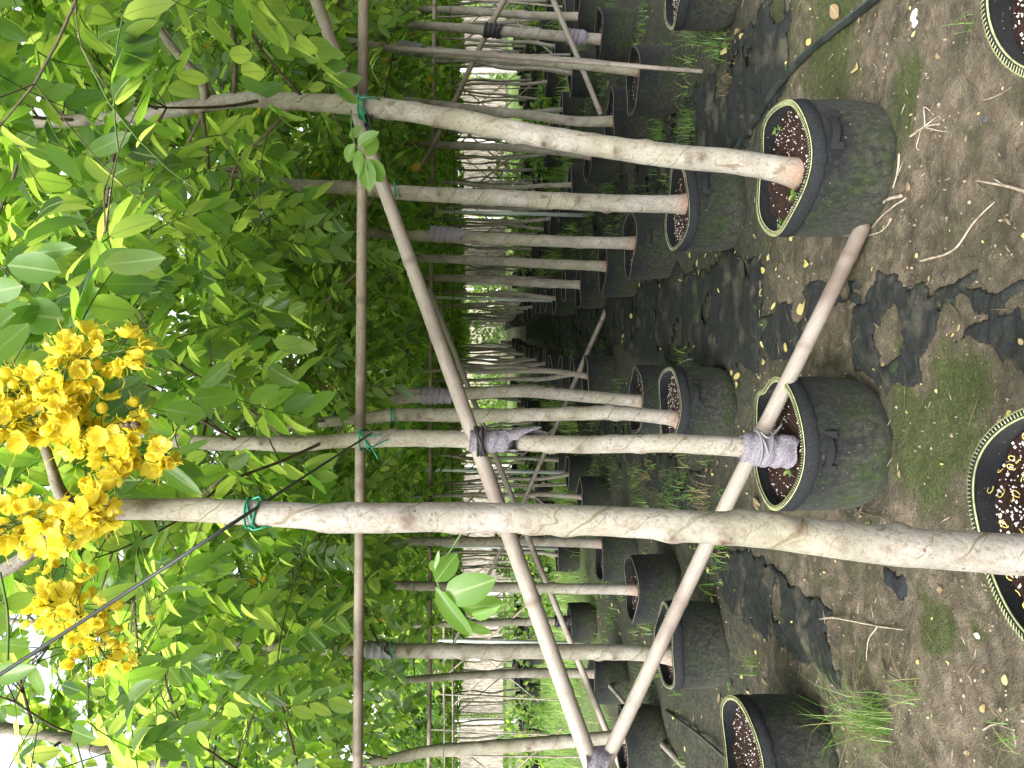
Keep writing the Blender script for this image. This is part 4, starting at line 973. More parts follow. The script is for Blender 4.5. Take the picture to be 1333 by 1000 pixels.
def line(pts, r, mat, name, label, cat):
    p_, r_ = smooth_path([np.array(p) for p in pts], [r] * len(pts), 0.03); V, T, uv = tube(p_, r_, 8)
    return obj(name, tri_mesh(name, V, T, mat, uv), label=label, cat=cat)
line([P(-60, 917, 1.20), P(150, 781, 1.25), P(322, 669, 1.312), P(400, 618, 1.9), P(484, 564, 2.6)], 0.0032, CABLE, 'cable', 'dark cable running past the flowers to the thick trunk', 'cable')
line([P(474, 985, 3.2), P(500, 900, 3.6), P(528, 800, 4.0), P(540, 760, 4.2)], 0.0016, ROPE, 'thread', 'pale thread stretched among the lower left trunks', 'thread')
line([P(585, -20, 8), P(592, 250, 8), P(588, 500, 8), P(592, 1020, 8)], 0.004, CABLE, 'wire', 'thin dark wire strung level across the rows', 'wire')
line([P(578, 900, 5), P(577, 970, 5), P(578, 1010, 5)], 0.0025, CABLE, 'wire', 'short dark wire at the bottom edge', 'wire')

# ------------------------------------------------------------ far trees: templates copied down the rows
def far_template(seed, zt):
    rg = np.random.default_rng(seed); t = root('potted_tree', (0, 0, 0), 'x', 'tree')
    build_pot(t, (0, 0, 0), rg, 0)
    path = [np.array([0, 0, SOIL_Z - 0.02])]; rad = [0.029]
    lean = rg.normal(0, 0.04, 2)
    for k in range(1, 9):
        z = SOIL_Z + k * (zt - SOIL_Z) / 8; path.append(np.array([lean[0] * z + rg.normal(0, 0.018), lean[1] * z + rg.normal(0, 0.018), z])); rad.append(0.0285 * (1 - k / 12))
    sp, sr = smooth_path(path, rad, 0.09)
    obj('trunk', trunk_mesh(sp, sr, 7, rg, [(l, rg.uniform(0, 6.28), 0.3) for l in np.arange(0.3, 3, 0.2)]), t)
    br, rach, L = crown(sp, rg, 1.84, zt, 19, 0.9, 0.108, 1.0, 4)
    A = L.arr(); k = A[0][:, 2] > 1.9; A = tuple(x[k] for x in A)
    obj('foliage', leaves_mesh('foliage', A, TPL_L, LEAF_FAR), t, kind='stuff')
    b = B()
    for pts, rr in br[::2]: V, T, uv = tube(pts, rr, 4, cap=False); b.add(V, T, uv)
    obj('branches', b.mesh('branches', TWIG), t, kind='stuff')
    return t
ft = [far_template(100 + i, 3.2 + 0.1 * (i % 3)) for i in range(6)]
usedft = set(); rg = np.random.default_rng(77)
rows = [(-0.40, 7.6, 40, 'far end of the row just left of the aisle'), (0.63, 9.4, 40, 'far end of the row just right of the aisle'), (-1.66, 8.0, 26, 'second row left of the aisle'), (1.78, 8.8, 26, 'second row right of the aisle'),
        (-2.95, 10.4, 26, 'third row left of the aisle'), (2.95, 8.6, 25, 'third row right of the aisle'), (-4.3, 13.5, 26, 'fourth row left of the aisle'), (4.1, 8.2, 24, 'fourth row right of the aisle'), (5.3, 9.5, 21, 'fifth row right of the aisle'), (-5.4, 17, 24, 'fifth row left of the aisle'), (6.5, 11, 21, 'sixth row right of the aisle'), (-6.6, 16, 24, 'sixth row left of the aisle'), (7.7, 13, 23, 'seventh row right of the aisle'), (-7.9, 17, 24, 'seventh row left of the aisle'), (8.9, 15, 24, 'eighth row right of the aisle'), (-9.1, 16, 26, 'eighth row left of the aisle'), (-10.3, 18, 26, 'ninth row left of the aisle'), (10.1, 17, 24, 'ninth row right of the aisle')]
for (x0, y0, y1, wh) in rows:
    y = y0
    while y < y1:
        x = x0 + ROWS * y + rg.normal(0, 0.04); i = int(rg.integers(0, 6))
        Yp = 500 - F * x / y
        if -60 < Yp < 1060:
            if i not in usedft: o = ft[i]; usedft.add(i)
            else: o = copy_tree(ft[i])
            o.location = (x, y, 0.0); o.rotation_euler.z = rg.uniform(0, 6.28); s = rg.uniform(0.92, 1.06); o.scale = (s, s, s)
            tag(o, 'slim potted tree in the ' + wh, 'tree', 'distant trees, ' + wh)
        y += 1.25 * rg.uniform(0.9, 1.12)
# a few more pots filling the right rows at the top edge
# ------------------------------------------------------------ background
def greenhouse(x0, x1, y, h, label):
    t = root('greenhouse', ((x0 + x1) / 2, y, 0), label, 'greenhouse', 'greenhouses beyond the trees'); dx = 2.4
    xs = np.arange(x0, x1 + 0.1, dx)
    def bx(b, a, c): 
        V = [(x, y_, z) for x in (a[0], c[0]) for y_ in (a[1], c[1]) for z in (a[2], c[2])]
        b.add(V, [(0, 1, 3, 2), (4, 6, 7, 5), (0, 4, 5, 1), (2, 3, 7, 6), (0, 2, 6, 4), (1, 5, 7, 3)])
    for x in xs:
        b = B(); bx(b, (x - 0.06, y - 0.06, 0), (x + 0.06, y + 0.06, h)); obj('post', b.mesh('post', WHITE, smooth=False), t)
    for x in xs[:-1]:
        b = B(); bx(b, (x + 0.1, y + 0.5, 0.45), (x + dx - 0.1, y + 0.54, h - 0.5)); obj('panel', b.mesh('panel', FILM, smooth=False), t)
        b = B()
        for z in (h, h - 0.45): V, T, uv = tube([(x, y, z), (x + dx, y, z)], 0.035, 6); b.add(V, T, uv)
        n = 5
        for k in range(n):
            xa = x + dx * k / n; xb = x + dx * (k + 0.5) / n; xc = x + dx * (k + 1) / n
            for p_, q_ in (((xa, y, h - 0.45), (xb, y, h)), ((xb, y, h), (xc, y, h - 0.45))): V, T, uv = tube([p_, q_], 0.028, 5); b.add(V, T, uv)
        obj('truss', b.mesh('truss', WHITE), t)
greenhouse(3.4, 17.8, 26, 2.5, 'white-framed greenhouse with trusses beyond the right rows')
greenhouse(-17.5, -3.1, 29, 2.6, 'white-framed greenhouse beyond the left rows')
greenhouse(-20, 22, 52, 4.5, 'long pale shed far behind, seen through the aisle')
def bush(x, y, r, h, n, label, group, seed):
    rg = np.random.default_rng(seed); t = root('bush', (x, y, 0), label, 'bush', group); L = Leaves()
    for k in range(n):
        d = unit(rg.normal(0, 1, 3)); rr = rg.uniform(0.6, 1.0) * (1 + 0.3 * math.sin(d[0] * 5 + seed) * math.cos(d[2] * 6))
        p = np.array([x, y, h * 0.5]) + d * np.array([r, r, h * 0.5]) * rr
        if p[2] < 0.02: continue
        L.add(p, d + rg.normal(0, 0.6, 3), rg.normal(0, 1, 3) + np.array([0, 0, 1]), rg.uniform(0.10, 0.2) * (1.3 if r > 1 else 0.7))
    obj('foliage', leaves_mesh('foliage', L.arr(), TPL_L, LEAF), t, kind='stuff')
    V, T, uv = tube([(x, y, -0.05), (x + 0.05, y, h * 0.6)], [0.06, 0.02], 6); obj('stem', tri_mesh('stem', V, T, TWIG, uv), t)
rg = np.random.default_rng(9)
for k in range(26):
    x = -22 + 46 * k / 25 + rg.normal(0, 0.5); y = rg.uniform(33, 42)
    if abs(x - ROWS * y - 0.15) < 1.0: continue
    bush(x, y, rg.uniform(1.2, 2.0), rg.uniform(1.6, 3.4), 1100, 'bushy hedge plant far %s of the aisle, behind the greenhouses' % ('left' if x < 2 else 'right'), 'far hedge, %s side' % ('left' if x < 2 else 'right'), k)
for k, (x, y, h) in enumerate(((-3.6, 13.5, 0.7), (-5.0, 16, 0.9), (-2.3, 15.5, 0.6), (-6.6, 14.5, 0.9), (6.9, 14, 0.9), (4.2, 13, 0.6), (3.2, 16.5, 0.7), (-4.4, 20, 1.0), (5.4, 19, 1.0))):
    bush(x, y, 0.7, h, 520, 'low leafy shrub in sunlit grass ' + ['left of the rows', 'behind the left greenhouse frame side', 'near the left rows', 'far left by the frame edge', 'at far right', 'among the right trunks', 'right of the aisle rows', 'left before the greenhouse', 'right before the greenhouse'][k], None, 50 + k)

# ------------------------------------------------------------ weed matting
def inpoly(x, y, poly):
    c = np.zeros(x.shape, bool); n = len(poly)
    for i in range(n):
        x1, y1 = poly[i]; x2, y2 = poly[(i + 1) % n]
        with np.errstate(divide='ignore', invalid='ignore'):
            c ^= ((y1 > y) != (y2 > y)) & (x < (x2 - x1) * (y - y1) / (y2 - y1 + 1e-12) + x1)
    return c
def matting(outline, label, hole=None, cell=0.005, amp=0.013, lift=0.002, holes=0.0, seed=0, wdir=(1, 0), name='weed_mat', world=False, mat=WMAT, freq=1.0, hang=0.5):
    poly = [(p[0], p[1]) if world else (lambda g: (g.x, g.y))(G(*p)) for p in outline]; a = np.array(poly)
    x = np.arange(a[:, 0].min() - .04, a[:, 0].max() + .04, cell); y = np.arange(a[:, 1].min() - .04, a[:, 1].max() + .04, cell); X, Y = np.meshgrid(x, y)
    s = cell * 5 / 0.04 if world else 1
    A_, B_ = 0.8 * X + 0.6 * Y, -0.6 * X + 0.8 * Y; wx = X + (fbm(A_ * 11 / s, B_ * 11 / s, seed, 6) - .5) * 0.11 * s; wy = Y + (fbm(A_ * 11 / s, B_ * 11 / s, seed + 3, 6) - .5) * 0.11 * s
    ins = inpoly(wx, wy, poly)
    if hole:
        g = G(*hole[0]); ins &= ~((((wx - g.x) / hole[1]) ** 2 + ((wy - g.y) / hole[2]) ** 2) < 1)
    if holes: ins &= fbm(A_ * 6, B_ * 6, seed + 40, 6) > holes
    u = X * wdir[0] + Y * wdir[1]; v = -X * wdir[1] + Y * wdir[0]
    fd = ins.astype(float)
    for _ax in (0, 1):
        for _k in range(3): fd = (np.roll(fd, 1, _ax) + np.roll(fd, -1, _ax) + np.roll(fd, 2, _ax) + np.roll(fd, -2, _ax) + fd) / 5
    fd = np.clip((fd - 0.45) * 2.2, 0, 1)
    wr = 1 - 2 * np.abs(fbm(u * 4 * freq, v * 22 * freq, seed + 7, 3) - 0.5)
    Zm = gheight(X, Y) * 0.6 + lift + amp * (wr ** 3) + 0.25 * amp * (fbm(X * 40, Y * 40, seed) - .5) 
    gh = gheight(X, Y); Zm = gh + np.maximum((Zm - gh) * 0.75, -0.001) * fd + 0.003 - 0.003 * (1 - fd) + (fbm(X * 25, Y * 25, seed + 70) - 0.62) * 0.012 * (1 - 0.5 * fd)
    idx = np.arange(X.size).reshape(X.shape); q = np.stack([idx[:-1, :-1], idx[:-1, 1:], idx[1:, 1:], idx[1:, :-1]], 2).reshape(-1, 4)
    kk = ins[:-1, :-1] & ins[:-1, 1:] & ins[1:, 1:] & ins[1:, :-1]; q = q[kk.ravel()]
    us = np.unique(q); remap = np.zeros(X.size, int); remap[us] = np.arange(len(us))
    o = obj(name, tri_mesh(name, np.stack([X, Y, Zm], 2).reshape(-1, 3)[us], remap[q], mat), label=label, cat='weed mat', group='torn pieces of black weed mat')
    md = o.modifiers.new('thickness', 'SOLIDIFY'); md.thickness = 0.0015; md.offset = 0
    return o
matting([(1110, 400), (1130, 380), (1175, 378), (1215, 392), (1208, 440), (1190, 490), (1176, 512), (1140, 502), (1108, 480)], 'ring of torn black weed mat with bare earth in its hole', hole=((1158, 437), 0.075, 0.075), seed=1, wdir=(0.8, 0.6))
matting([(985, 415), (1020, 398), (1060, 366), (1090, 372), (1150, 352), (1178, 372), (1240, 385), (1235, 398), (1165, 398), (1120, 393), (1080, 402), (1045, 430), (1050, 462), (1005, 468), (985, 440)], 'wrinkled black mat strip passing under the bamboo prop', seed=2, wdir=(0.9, -0.4), holes=0.33)
matting([(1228, 380), (1340, 362), (1345, 385), (1300, 398), (1340, 420), (1345, 474), (1312, 474), (1290, 445), (1240, 428), (1285, 405)], 'black mat scrap at the right edge of the photo', seed=3, holes=0.38)
matting([(924, 711), (982, 721), (1023, 755), (1091, 796), (1070, 815), (1086, 850), (1098, 893), (1070, 880), (1026, 844), (992, 830), (955, 803), (938, 762)], 'large torn black mat left of the thick trunk, earth showing through', hole=((1010, 785), 0.11, 0.075), seed=4, wdir=(0.5, 0.86))
matting([(999, 75), (1009, 84), (1003, 112), (994, 143), (970, 166), (943, 138), (956, 109), (982, 83)], 'crumpled black mat heap beside the hose', seed=5, amp=0.04, wdir=(0.6, 0.8), freq=1.3)
matting([(880, 476), (900, 455), (931, 432), (968, 408), (1000, 414), (994, 444), (948, 452), (900, 480), (870, 490)], 'rumpled black mat strip at the aisle edge', seed=6, amp=0.03, holes=0.3)
matting([(1147, 738), (1181, 746), (1178, 776), (1162, 789), (1147, 760)], 'small cracked grey mat scrap beside the thick trunk', seed=8, amp=0.012, freq=2, mat=HEM)
matting([(1195, 398), (1260, 350), (1268, 362), (1230, 392), (1215, 410)], 'thin black mat tail lying on the bare earth', seed=12, holes=0.42)
matting([(0.0, 3.75), (0.62, 3.55), (0.75, 4.6), (0.95, 7), (1.2, 11), (1.9, 22), (1.3, 22), (0.7, 14), (0.35, 9), (0.1, 5)], 'long black weed mat covering the middle of the aisle', world=True, cell=0.03, seed=10, amp=0.03, lift=0.010, holes=0.30)
matting([(-0.95, 4.6), (-0.5, 4.4), (-0.2, 8), (0.1, 14), (-0.3, 14), (-0.75, 8)], 'weed mat between the two rows left of the aisle', world=True, cell=0.03, seed=11, amp=0.03, lift=0.010, holes=0.34)
matting([(1.2, 3.3), (1.7, 3.2), (1.9, 5), (2.0, 9), (1.7, 9), (1.35, 5)], 'weed mat between the two rows right of the aisle', world=True, cell=0.03, seed=13, amp=0.04, lift=0.010, holes=0.32)

# ------------------------------------------------------------ hose, twigs, litter
def ground_line(pts, r, mat, name, label, cat, group=None, forks=(), lift=0.0, seg=8, taper=0.5):
    b = B()
    for j, pl in enumerate([pts] + list(forks)):
        w = [np.array(GP(x, y, r * (0.9 if j == 0 else 0.6) + lift + (0.006 * ((k * 7 + j) % 3)))) for k, (x, y) in enumerate(pl)]
        rr = [r * (1 - (1 - taper) * k / (len(pl) - 1)) * (1 if j == 0 else 0.6) for k in range(len(pl))]
        p_, r_ = smooth_path(w, rr, 0.008); p_[:, 2] += (vn(np.arange(len(p_)) * 0.3, np.zeros(len(p_)), 5) - .5) * r * (0.2 if name == 'hose' else 1)
        V, T, uv = tube(p_, r_, seg); b.add(V, T, uv)
    return obj(name, b.mesh(name, mat), label=label, cat=cat, group=group)
ground_line([(1160, -25), (1140, -3), (1118, 16), (1090, 38), (1050, 74), (1015, 115), (990, 150), (958, 196), (930, 235)], 0.0155, HOSE, 'hose', 'black irrigation hose crossing the ground behind the right pot', 'hose', taper=1)
ground_line([(870, 925), (915, 955), (955, 990), (980, 1010)], 0.009, HOSE, 'hose', 'thin dark pipe on wet soil by the lower left pots', 'hose', taper=1)
tw = 'dead twigs on the ground'
ground_line([(1061, 807), (1085, 804), (1110, 807), (1140, 815), (1172, 820)], 0.0045, PALETWIG, 'twig', 'pale forked twig lying left of the thick trunk', 'twig', tw, [[(1143, 815), (1134, 835), (1128, 860)]])
ground_line([(1345, 256), (1320, 246), (1295, 240), (1265, 235)], 0.005, PALETWIG, 'twig', 'pale stick with a stub at the upper right edge', 'twig', tw, [[(1300, 241), (1290, 233)]])
ground_line([(1197, 340), (1240, 326), (1262, 292), (1281, 263)], 0.004, PALETWIG, 'twig', 'long bent twig on bare earth right of the bamboo foot', 'twig', tw)
ground_line([(984, 442), (989, 410), (995, 365)], 0.003, PALETWIG, 'twig', 'straight thin twig in the aisle with a yellow leaf at its tip', 'twig', tw)
ground_line([(1176, 200), (1175, 225), (1172, 245)], 0.004, PALETWIG, 'twig', 'short twig touching the front of the right pot', 'twig', tw)
ground_line([(1280, 131), (1300, 125), (1326, 113)], 0.0025, PALETWIG, 'twig', 'straight straw near the top right pot', 'twig', tw)
ground_line([(1178, 255), (1155, 262), (1140, 280), (1118, 292)], 0.006, PALETWIG, 'twig', 'broken sticks at the bamboo foot', 'twig', tw, [[(1185, 258), (1160, 275), (1130, 300)], [(1165, 285), (1150, 300), (1120, 310)]])
ground_line([(973, 712), (975, 740), (968, 790)], 0.004, TWIG, 'twig', 'brown twig lying over the large torn mat', 'twig', tw)
ground_line([(1190, 178), (1212, 165), (1232, 162)], 0.004, PALETWIG, 'root_scrap', 'grey splayed root scrap on bare earth near the right pot', 'root', None, [[(1212, 166), (1215, 140), (1220, 150)], [(1212, 166), (1225, 152), (1235, 158)], [(1205, 168), (1200, 190), (1203, 196)], [(1212, 166), (1228, 170), (1236, 172)]])
ground_line([(1115, 660), (1130, 668), (1160, 675), (1172, 683)], 0.003, TWIG, 'twig', 'dark twig beside the cloth-wrapped pot', 'twig', tw, [[(1122, 672), (1128, 660), (1130, 650)]])
ground_line([(1276, 950), (1300, 943), (1338, 950)], 0.003, PALETWIG, 'twig', 'curved straw at the lower right corner', 'twig', tw)
ground_line([(1150, 858), (1160, 875), (1185, 890)], 0.004, TWIG, 'twig', 'black stick beside the sedge clump', 'twig', tw)
ground_line([(1160, 30), (1172, 42), (1181, 51)], 0.003, TWIG, 'twig', 'short brown twig below the white litter', 'twig', tw)
ground_line([(1222, 385), (1240, 402), (1258, 425)], 0.004, TWIG, 'twig', 'thin stick crossing the mat tail', 'twig', tw)

def put_leaf(X, Y, size, ang, mat, label, cat='leaf', group='fallen leaves on the ground', wid=1.0):
    g = GP(X, Y, 0.012); V, T, UV = TPL[(int(X) + int(Y)) % 5]; s = size / F * (g.y)
    d = rot_z(ang); n = unit([0.25 * math.sin(X), -0.2, 1]); d = unit(d - n * np.dot(d, n)); x = np.cross(d, n) * wid * 1.5
    W_ = np.array(g) + s * (V[:, 0:1] * x + (V[:, 1:2] - 0.5) * d + V[:, 2:3] * n * 1.5)
    obj('fallen_leaf', tri_mesh('fallen_leaf', W_, T, mat, UV, rnd=np.full(len(W_), (X * 0.37) % 1)), label=label, cat=cat, group=group)
FL = [(1045, 400, 24, 0.3, FALLEN, 'large pale yellow leaf beside the mat strip under the bamboo'), (1055, 343, 14, 1.2, FALLEN, 'small round yellow leaf above the bamboo foot'), (962, 490, 14, 2.0, FALLEN, 'bright yellow leaf by the fourth pot shoulder'),
      (991, 470, 13, 1.2, FALLEN, 'yellow leaf near the cloth-wrapped pot rim'), (998, 352, 13, 1.5, FALLEN, 'yellow leaf at the tip of the thin aisle twig'), (905, 395, 12, 1.0, FALLEN, 'pale leaf lying on the dark aisle ground'),
      (945, 63, 22, 0.7, FALLEN, 'cream leaf beside the grass at the top'), (1113, 88, 20, 1.0, FALLEN, 'pale green leaf on earth below the hose'), (1057, 55, 14, 1.0, FALLEN, 'yellowish leaf just beside the hose'), (1196, 44, 10, 0.1, FALLEN, 'small yellow leaf beneath the white litter'),
      (1087, 15, 26, 0.6, BROWNLEAF, 'curled brown leaf next to the hose at the top'), (1186, 243, 16, 0.9, BROWNLEAF, 'tan leaf in front of the right pot'), (1002, 133, 14, 0.2, BROWNLEAF, 'brown leaf near the crumpled mat heap'), (1284, 922, 12, 0.4, FALLEN, 'yellow leaf at the lower right'),
      (1008, 497, 10, 1.0, FALLEN, 'tiny pale leaf under the bamboo near the pot'), (1320, 885, 14, 0.4, FALLEN, 'yellow leaf right of the mossy tuft'), (928, 778, 16, 1.1, FALLEN, 'pale strip leaf by the lower bamboo'), (957, 415, 12, 0.2, FALLEN, 'small yellow leaf on the rumpled strip'),
      (850, 432, 16, 0.4, FALLEN, 'round pale leaf on the aisle mat'), (893, 450, 10, 1.3, FALLEN, 'cream leaf farther along the aisle'), (925, 742, 9, 1, FALLEN, 'little yellow leaf behind the thick trunk'), (985, 655, 22, 1.5, BROWNLEAF, 'long dry leaf under the cloth-wrapped trunk'), (1333, 305, 12, 0.4, FALLEN, 'yellow leaf at the right border')]
for (X, Y, s, a, mt, lb) in FL: put_leaf(X, Y, s, a, mt, lb)
# small leaf litter and crumbs
def scatter_leaves(n, region, size, mat, name, seed, label=None):
    rg = np.random.default_rng(seed); L = Leaves()
    for k in range(n):
        x, y = region(rg); z = gz(x, y) + 0.010
        L.add((x, y, z), rot_z(rg.uniform(0, 6.28)) + np.array([0, 0, rg.uniform(-.1, .2)]), np.array([0, 0, 1]) + rg.normal(0, 0.3, 3), size * rg.uniform(0.5, 1.3), rg.uniform(0.7, 1.6))
    obj(name, leaves_mesh(name, L.arr(), TPL_M, mat), kind='stuff', label=label)
def reg_near(rg): y = 1.5 + 3.2 * rg.random() ** 1.1; return rg.uniform(-0.55 * y, 0.55 * y), y
def reg_aisle(rg): y = 3.2 + 9 * rg.random() ** 1.3; return ROWS * y + rg.uniform(-0.1, 0.55), y
def reg_mid(rg): y = 3.5 + 8 * rg.random(); return rg.uniform(-0.55 * y, 0.5 * y), y
scatter_leaves(120, reg_near, 0.016, FALLEN, 'leaf_litter', 1); scatter_leaves(160, reg_near, 0.02, BROWNLEAF, 'leaf_litter', 2)
scatter_leaves(150, reg_aisle, 0.045, FALLEN, 'leaf_litter', 3); scatter_leaves(330, reg_mid, 0.045, BROWNLEAF, 'leaf_litter', 4); scatter_leaves(170, reg_mid, 0.04, FALLEN, 'leaf_litter', 5)
ICO = np.array([(0, 0, 1), (.9, 0, .1), (0, .9, 0), (-.9, 0, .1), (0, -.9, 0), (0, 0, -1)]); ICT = np.array([(0, 1, 2), (0, 2, 3), (0, 3, 4), (0, 4, 1), (5, 2, 1), (5, 3, 2), (5, 4, 3), (5, 1, 4)])
m = M('stone_crumb'); m.col(m.ramp(m.noise(30, 2, m.obco()), [(0.35, (0.09, 0.07, 0.05)), (0.65, (0.30, 0.24, 0.18))])).rough(0.95); CRUMB = m.m
n = 6000; rg = np.random.default_rng(3); y = 1.3 + 3.6 * rg.random(n) ** 1.2; x = rg.uniform(-0.55, 0.55, n) * y; s = 0.0014 + 0.006 * rg.random(n) ** 5
keepc = fbm(x * 3, y * 3, 50) > 0.42; x, y, s = x[keepc], y[keepc], s[keepc]; n = len(x)
V = ICO[None] * s[:, None, None] * rg.uniform(0.5, 1.3, (n, 1, 3)) + np.stack([x, y, gheight(x, y) + s * 0.3], 1)[:, None]; T = ICT[None] + (np.arange(n) * 6)[:, None, None]
obj('gravel', tri_mesh('gravel', V.reshape(-1, 3), T.reshape(-1, 3), CRUMB, smooth=False), kind='stuff')
b = B(); rg = np.random.default_rng(8)
for k in range(300):
    x, y_ = reg_near(rg) if k % 2 else reg_mid(rg); a = rg.uniform(0, 6.28); l = rg.uniform(0.02, 0.10) * (1 + y_ * 0.1); z = gz(x, y_) + 0.004; mid = np.array([x + rg.normal(0, .008), y_ + rg.normal(0, .008), z + 0.008]); d = rot_z(a) * l / 2
    V, T, uv = tube([mid - d, mid, mid + d], [0.0012, 0.0018, 0.001], 4); b.add(V, T, uv)
obj('twig_litter', b.mesh('twig_litter', TWIG), kind='stuff')
b = B()
for k in range(150):
    x, y_ = reg_near(rg); a = rg.uniform(0, 6.28); l = rg.uniform(0.01, 0.06); z = gz(x, y_) + 0.006; mid = np.array([x + rg.normal(0, .006), y_ + rg.normal(0, .006), z + 0.005]); d = rot_z(a) * l / 2
    V, T, uv = tube([mid - d, mid, mid + d], [0.0010, 0.0014, 0.0008], 4); b.add(V, T, uv)
obj('straw_litter', b.mesh('straw_litter', PALETWIG), kind='stuff')
# white scraps
def scrap(X, Y, r, mat, name, label, cat, seed):
    g = np.array(GP(X, Y, 0.0)); rg = np.random.default_rng(seed); V = []; n = 14
    for i in range(6):
        for j in range(n):
            th = PI * (i + 0.2) / 5.4; a = j * 2 * PI / n; k = 1 + 0.45 * (float(vn(np.array([math.cos(a) * 2 + 5]), np.array([math.sin(a) * 2 + i * 0.7]), seed)[0]) - 0.5) * 2
            V.append(g + np.array([r * k * math.sin(th) * math.cos(a), r * k * 1.5 * math.sin(th) * math.sin(a), 0.35 * r * (1 + math.cos(th) * k)]))
    q = [(i * n + j, (i + 1) * n + j, (i + 1) * n + (j + 1) % n, i * n + (j + 1) % n) for i in range(5) for j in range(n)]
    b = B(); b.add(V, q); obj(name, b.mesh(name, mat, smooth=False), label=label, cat=cat)
m = M('paper_white'); m.col((0.75, 0.74, 0.72)).rough(0.8); PAPER = m.m
m = M('faded_blue_plastic'); m.col((0.10, 0.24, 0.30)).rough(0.5); BLUEP = m.m
scrap(1186, 20, 0.014, PAPER, 'paper_scrap', 'crumpled white scrap on the ground at the top', 'litter', 1)
scrap(1190, 31, 0.010, PAPER, 'paper_scrap', 'smaller white scrap just under the crumpled one', 'litter', 2)
scrap(1273, 827, 0.008, PAPER, 'white_stone', 'white stone near the round moss tuft', 'stone', 3)
scrap(1056, 818, 0.005, PAPER, 'white_stone', 'tiny white stone on the large torn mat', 'stone', 4)
scrap(938, 757, 0.014, BLUEP, 'plastic_scrap', 'faded blue plastic bit on the torn mat', 'litter', 5)
scrap(1280, 155, 0.008, STRAPG, 'stone', 'small grey stone on bare earth near the upper right', 'stone', 6)

# ------------------------------------------------------------ grasses
def blades(cs, n, hgt, spread, wid, rg, lean=1.25):
    V = []; T = []; U = []; R = []; off = 0
    for (x, y) in cs:
        for k in range(n):
            a = rg.uniform(0, 6.28); d = rot_z(a); p = np.array([x, y, 0.0]) + rot_z(rg.uniform(0, 6.28)) * spread * rg.random(); p[2] = -0.005
            h = hgt * rg.uniform(0.45, 1.15); l = lean * rg.uniform(0.2, 1.5); s = np.cross(d, [0, 0, 1]) * wid * rg.uniform(0.6, 1.2); r = rg.random()
            for j, t in enumerate((0, 0.35, 0.7, 1.0)):
                c = p + np.array([0, 0, 1]) * h * (t - 0.45 * l * t * t * t) + d * h * l * t * t; w = s * (1, 0.85, 0.5, 0.05)[j]
                V += [c - w, c + w]; U += [(0.2, t), (0.8, t)]; R += [r, r]
            for j in range(3): q_ = off + 2 * j; T += [(q_, q_ + 1, q_ + 3), (q_, q_ + 3, q_ + 2)]
            off += 8
    return V, T, U, R
def grass(name, cs, n, hgt, spread, wid, seed, mat=GRASS, lean=1.0, **kw):
    rg = np.random.default_rng(seed); V, T, U, R = blades(cs, n, hgt, spread, wid, rg, lean)
    V = np.array(V); 
    return obj(name, tri_mesh(name, V, T, mat, U, rnd=R), **kw)
def g2(X, Y): g = G(X, Y); return (g.x, g.y)
gg = 'grass tufts by the pots'
for k, (X, Y, n, h, sp, mt, lb) in enumerate([
    (1150, 940, 120, 0.30, 0.09, GRASS, 'tall sedge clump growing before the bottom pot'), (1195, 905, 26, 0.16, 0.05, GRASS, 'bluish broad grass blades right of the sedge clump'), (1325, 962, 22, 0.10, 0.05, GRASS, 'short grass at the lower right corner'),
    (985, 868, 26, 0.16, 0.06, GRASS, 'thin grass tuft between the lower left pots'), (905, 160, 110, 0.20, 0.13, GRASS, 'thick grass tuft beside the right mossy pot'), (935, 60, 60, 0.17, 0.12, GRASS, 'straggly grass under the top pot'),
    (905, 40, 50, 0.2, 0.1, GRASS, 'grass clump behind the crumpled mat'), (868, 180, 70, 0.22, 0.12, GRASS, 'grass clump between second and third right pots'), (920, 650, 60, 0.17, 0.14, DRYGRASS, 'dry straw tuft behind the thick trunk'),
    (880, 640, 60, 0.18, 0.14, GRASS, 'weedy tuft behind the wrapped trunk'), (865, 350, 24, 0.12, 0.06, GRASS, 'small weed at the foot of the third right pot'), (1270, 30, 12, 0.10, 0.03, GRASS, 'lone grass sprout at the top right edge'),
    (800, 240, 120, 0.26, 0.22, GRASS, 'grass patch behind the mossy pot'), (850, 620, 50, 0.15, 0.15, DRYGRASS, 'dry grass farther behind the wrapped trunk'), (955, 105, 50, 0.10, 0.10, DRYGRASS, 'brown dead grass beside the crumpled mat')]):
    grass('grass_tuft', [g2(X, Y)], n, h, sp, 0.0014 if h < 0.2 else 0.0016, 60 + k, mt, label=lb, cat='grass', group=gg)
rg = np.random.default_rng(15); cs = []
while len(cs) < 420:
    y_ = 4.0 + 8 * rg.random(); x = rg.uniform(-0.55 * y_, 0.5 * y_)
    r_ = x - ROWS * y_
    if -0.1 < r_ < 0.42 or rg.random() < 0.25: continue
    if any(abs(r_ - q_) < 0.3 for q_ in (-0.4, 0.63)) and rg.random() < 0.6: continue
    cs.append((x, y_))
grass('ground_cover_grass', cs, 14, 0.13, 0.12, 0.003, 16, kind='stuff')
cs = [(x, y_) for x, y_ in ((rg.uniform(-11, 12), rg.uniform(10, 30)) for _ in range(4200)) if abs(x - ROWS * y_ - 0.15) > 1.2 and fbm(np.array([x * .5]), np.array([y_ * .5]), 3)[0] > 0.36]
grass('ground_cover_grass', cs, 14, 0.30, 0.35, 0.007, 17, mat=GRASSB, kind='stuff')
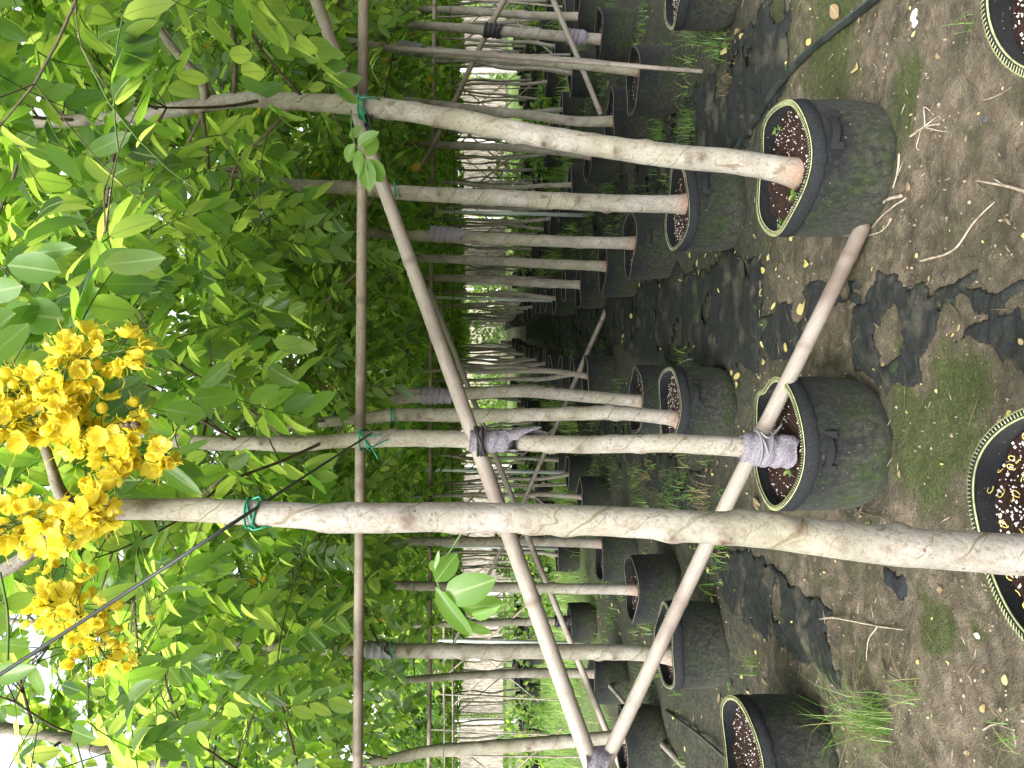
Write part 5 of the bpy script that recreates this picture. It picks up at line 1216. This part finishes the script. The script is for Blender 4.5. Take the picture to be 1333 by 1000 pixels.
# broad-leaved weeds in the beds
def weed(X, Y, n, size, h, label, seed, z0=0.0, at=None):
    rg = np.random.default_rng(seed); g = GP(X, Y) if at is None else Vector(at); t = root('seedling', g, label, 'seedling', 'green seedlings'); b = np.array(g)
    V, T, uv = tube([b, b + np.array([0.004, 0, h])], 0.0015, 5); obj('stem', tri_mesh('stem', V, T, STEM, uv), t)
    for k in range(n):
        d = rot_z(k * 2.4) + np.array([0, 0, 0.3]); p = b + np.array([0, 0, h * rg.uniform(0.5, 1)]); L = Leaves(); L.add(p, d, (0, 0, 1), size, 1.3)
        obj('leaf', leaves_mesh('leaf', L.arr(), TPL_M, GRASS), t)
weed(815, 68, 9, 0.06, 0.12, 'leafy seedling between the pots near the top', 1)
weed(868, 305, 7, 0.05, 0.08, 'seedling at the foot of the third right pot', 2)
weed(1137, 685, 6, 0.018, 0.02, 'tiny bright seedling behind the thick trunk', 3)
weed(956, 895, 6, 0.03, 0.03, 'seedling between the two lower left pots', 4)
def insoil(Yc, D, dx, dy): return ((500 - Yc) / F * D + dx, D + dy, 0.262)
weed(0, 0, 8, 0.022, 0.03, 'light green seedling in the wrapped tree\'s pot', 5, at=insoil(578, 2.65, -0.09, -0.08))
weed(0, 0, 9, 0.026, 0.03, 'light green seedling on the near side of the stout tree\'s soil', 6, at=insoil(215, 2.62, -0.12, -0.10))
weed(0, 0, 6, 0.022, 0.05, 'seedling at the left rim of the stout tree\'s pot', 7, at=insoil(215, 2.62, -0.20, -0.04))
weed(0, 0, 6, 0.02, 0.04, 'small green sprout at the right rim of the stout tree\'s pot', 8, at=insoil(215, 2.62, 0.14, 0.02))
# dropped curly stamens and petals on the near soil
rg = np.random.default_rng(21); b = B(); cx = (500 - 698) / F * 1.37
for k in range(90):
    a = rg.uniform(0, 6.28); rr = 0.19 * math.sqrt(rg.random()); c = np.array([cx + rr * math.cos(a), 1.37 + rr * math.sin(a), 0.272]); R_ = rg.uniform(0.005, 0.011); a0 = rg.uniform(0, 6.28); th = np.linspace(0, rg.uniform(3, 6.5), 12)
    pts = c + np.stack([R_ * (1 - th * 0.07) * np.cos(th + a0), R_ * (1 - th * 0.07) * np.sin(th + a0), 0.006 * np.sin(th * 0.8)], 1); V, T, uv = tube(pts, 0.0009, 5); b.add(V, T, uv)
obj('dropped_stamens', b.mesh('dropped_stamens', STAMEN), kind='stuff')
for k, (dx, dy, lb) in enumerate(((0.12, -0.01, 'yellow petal on the near pot soil, upper side'), (-0.17, -0.10, 'yellow petal on the near pot soil, lower side'))):
    L = Leaves(); L.add((cx + dx, 1.37 + dy, 0.28), (1, 0.4, 0.1), (0, -0.2, 1), 0.026, 1.6); obj('petal', leaves_mesh('petal', L.arr(), TPL_M, PETAL), label=lb, cat='petal')
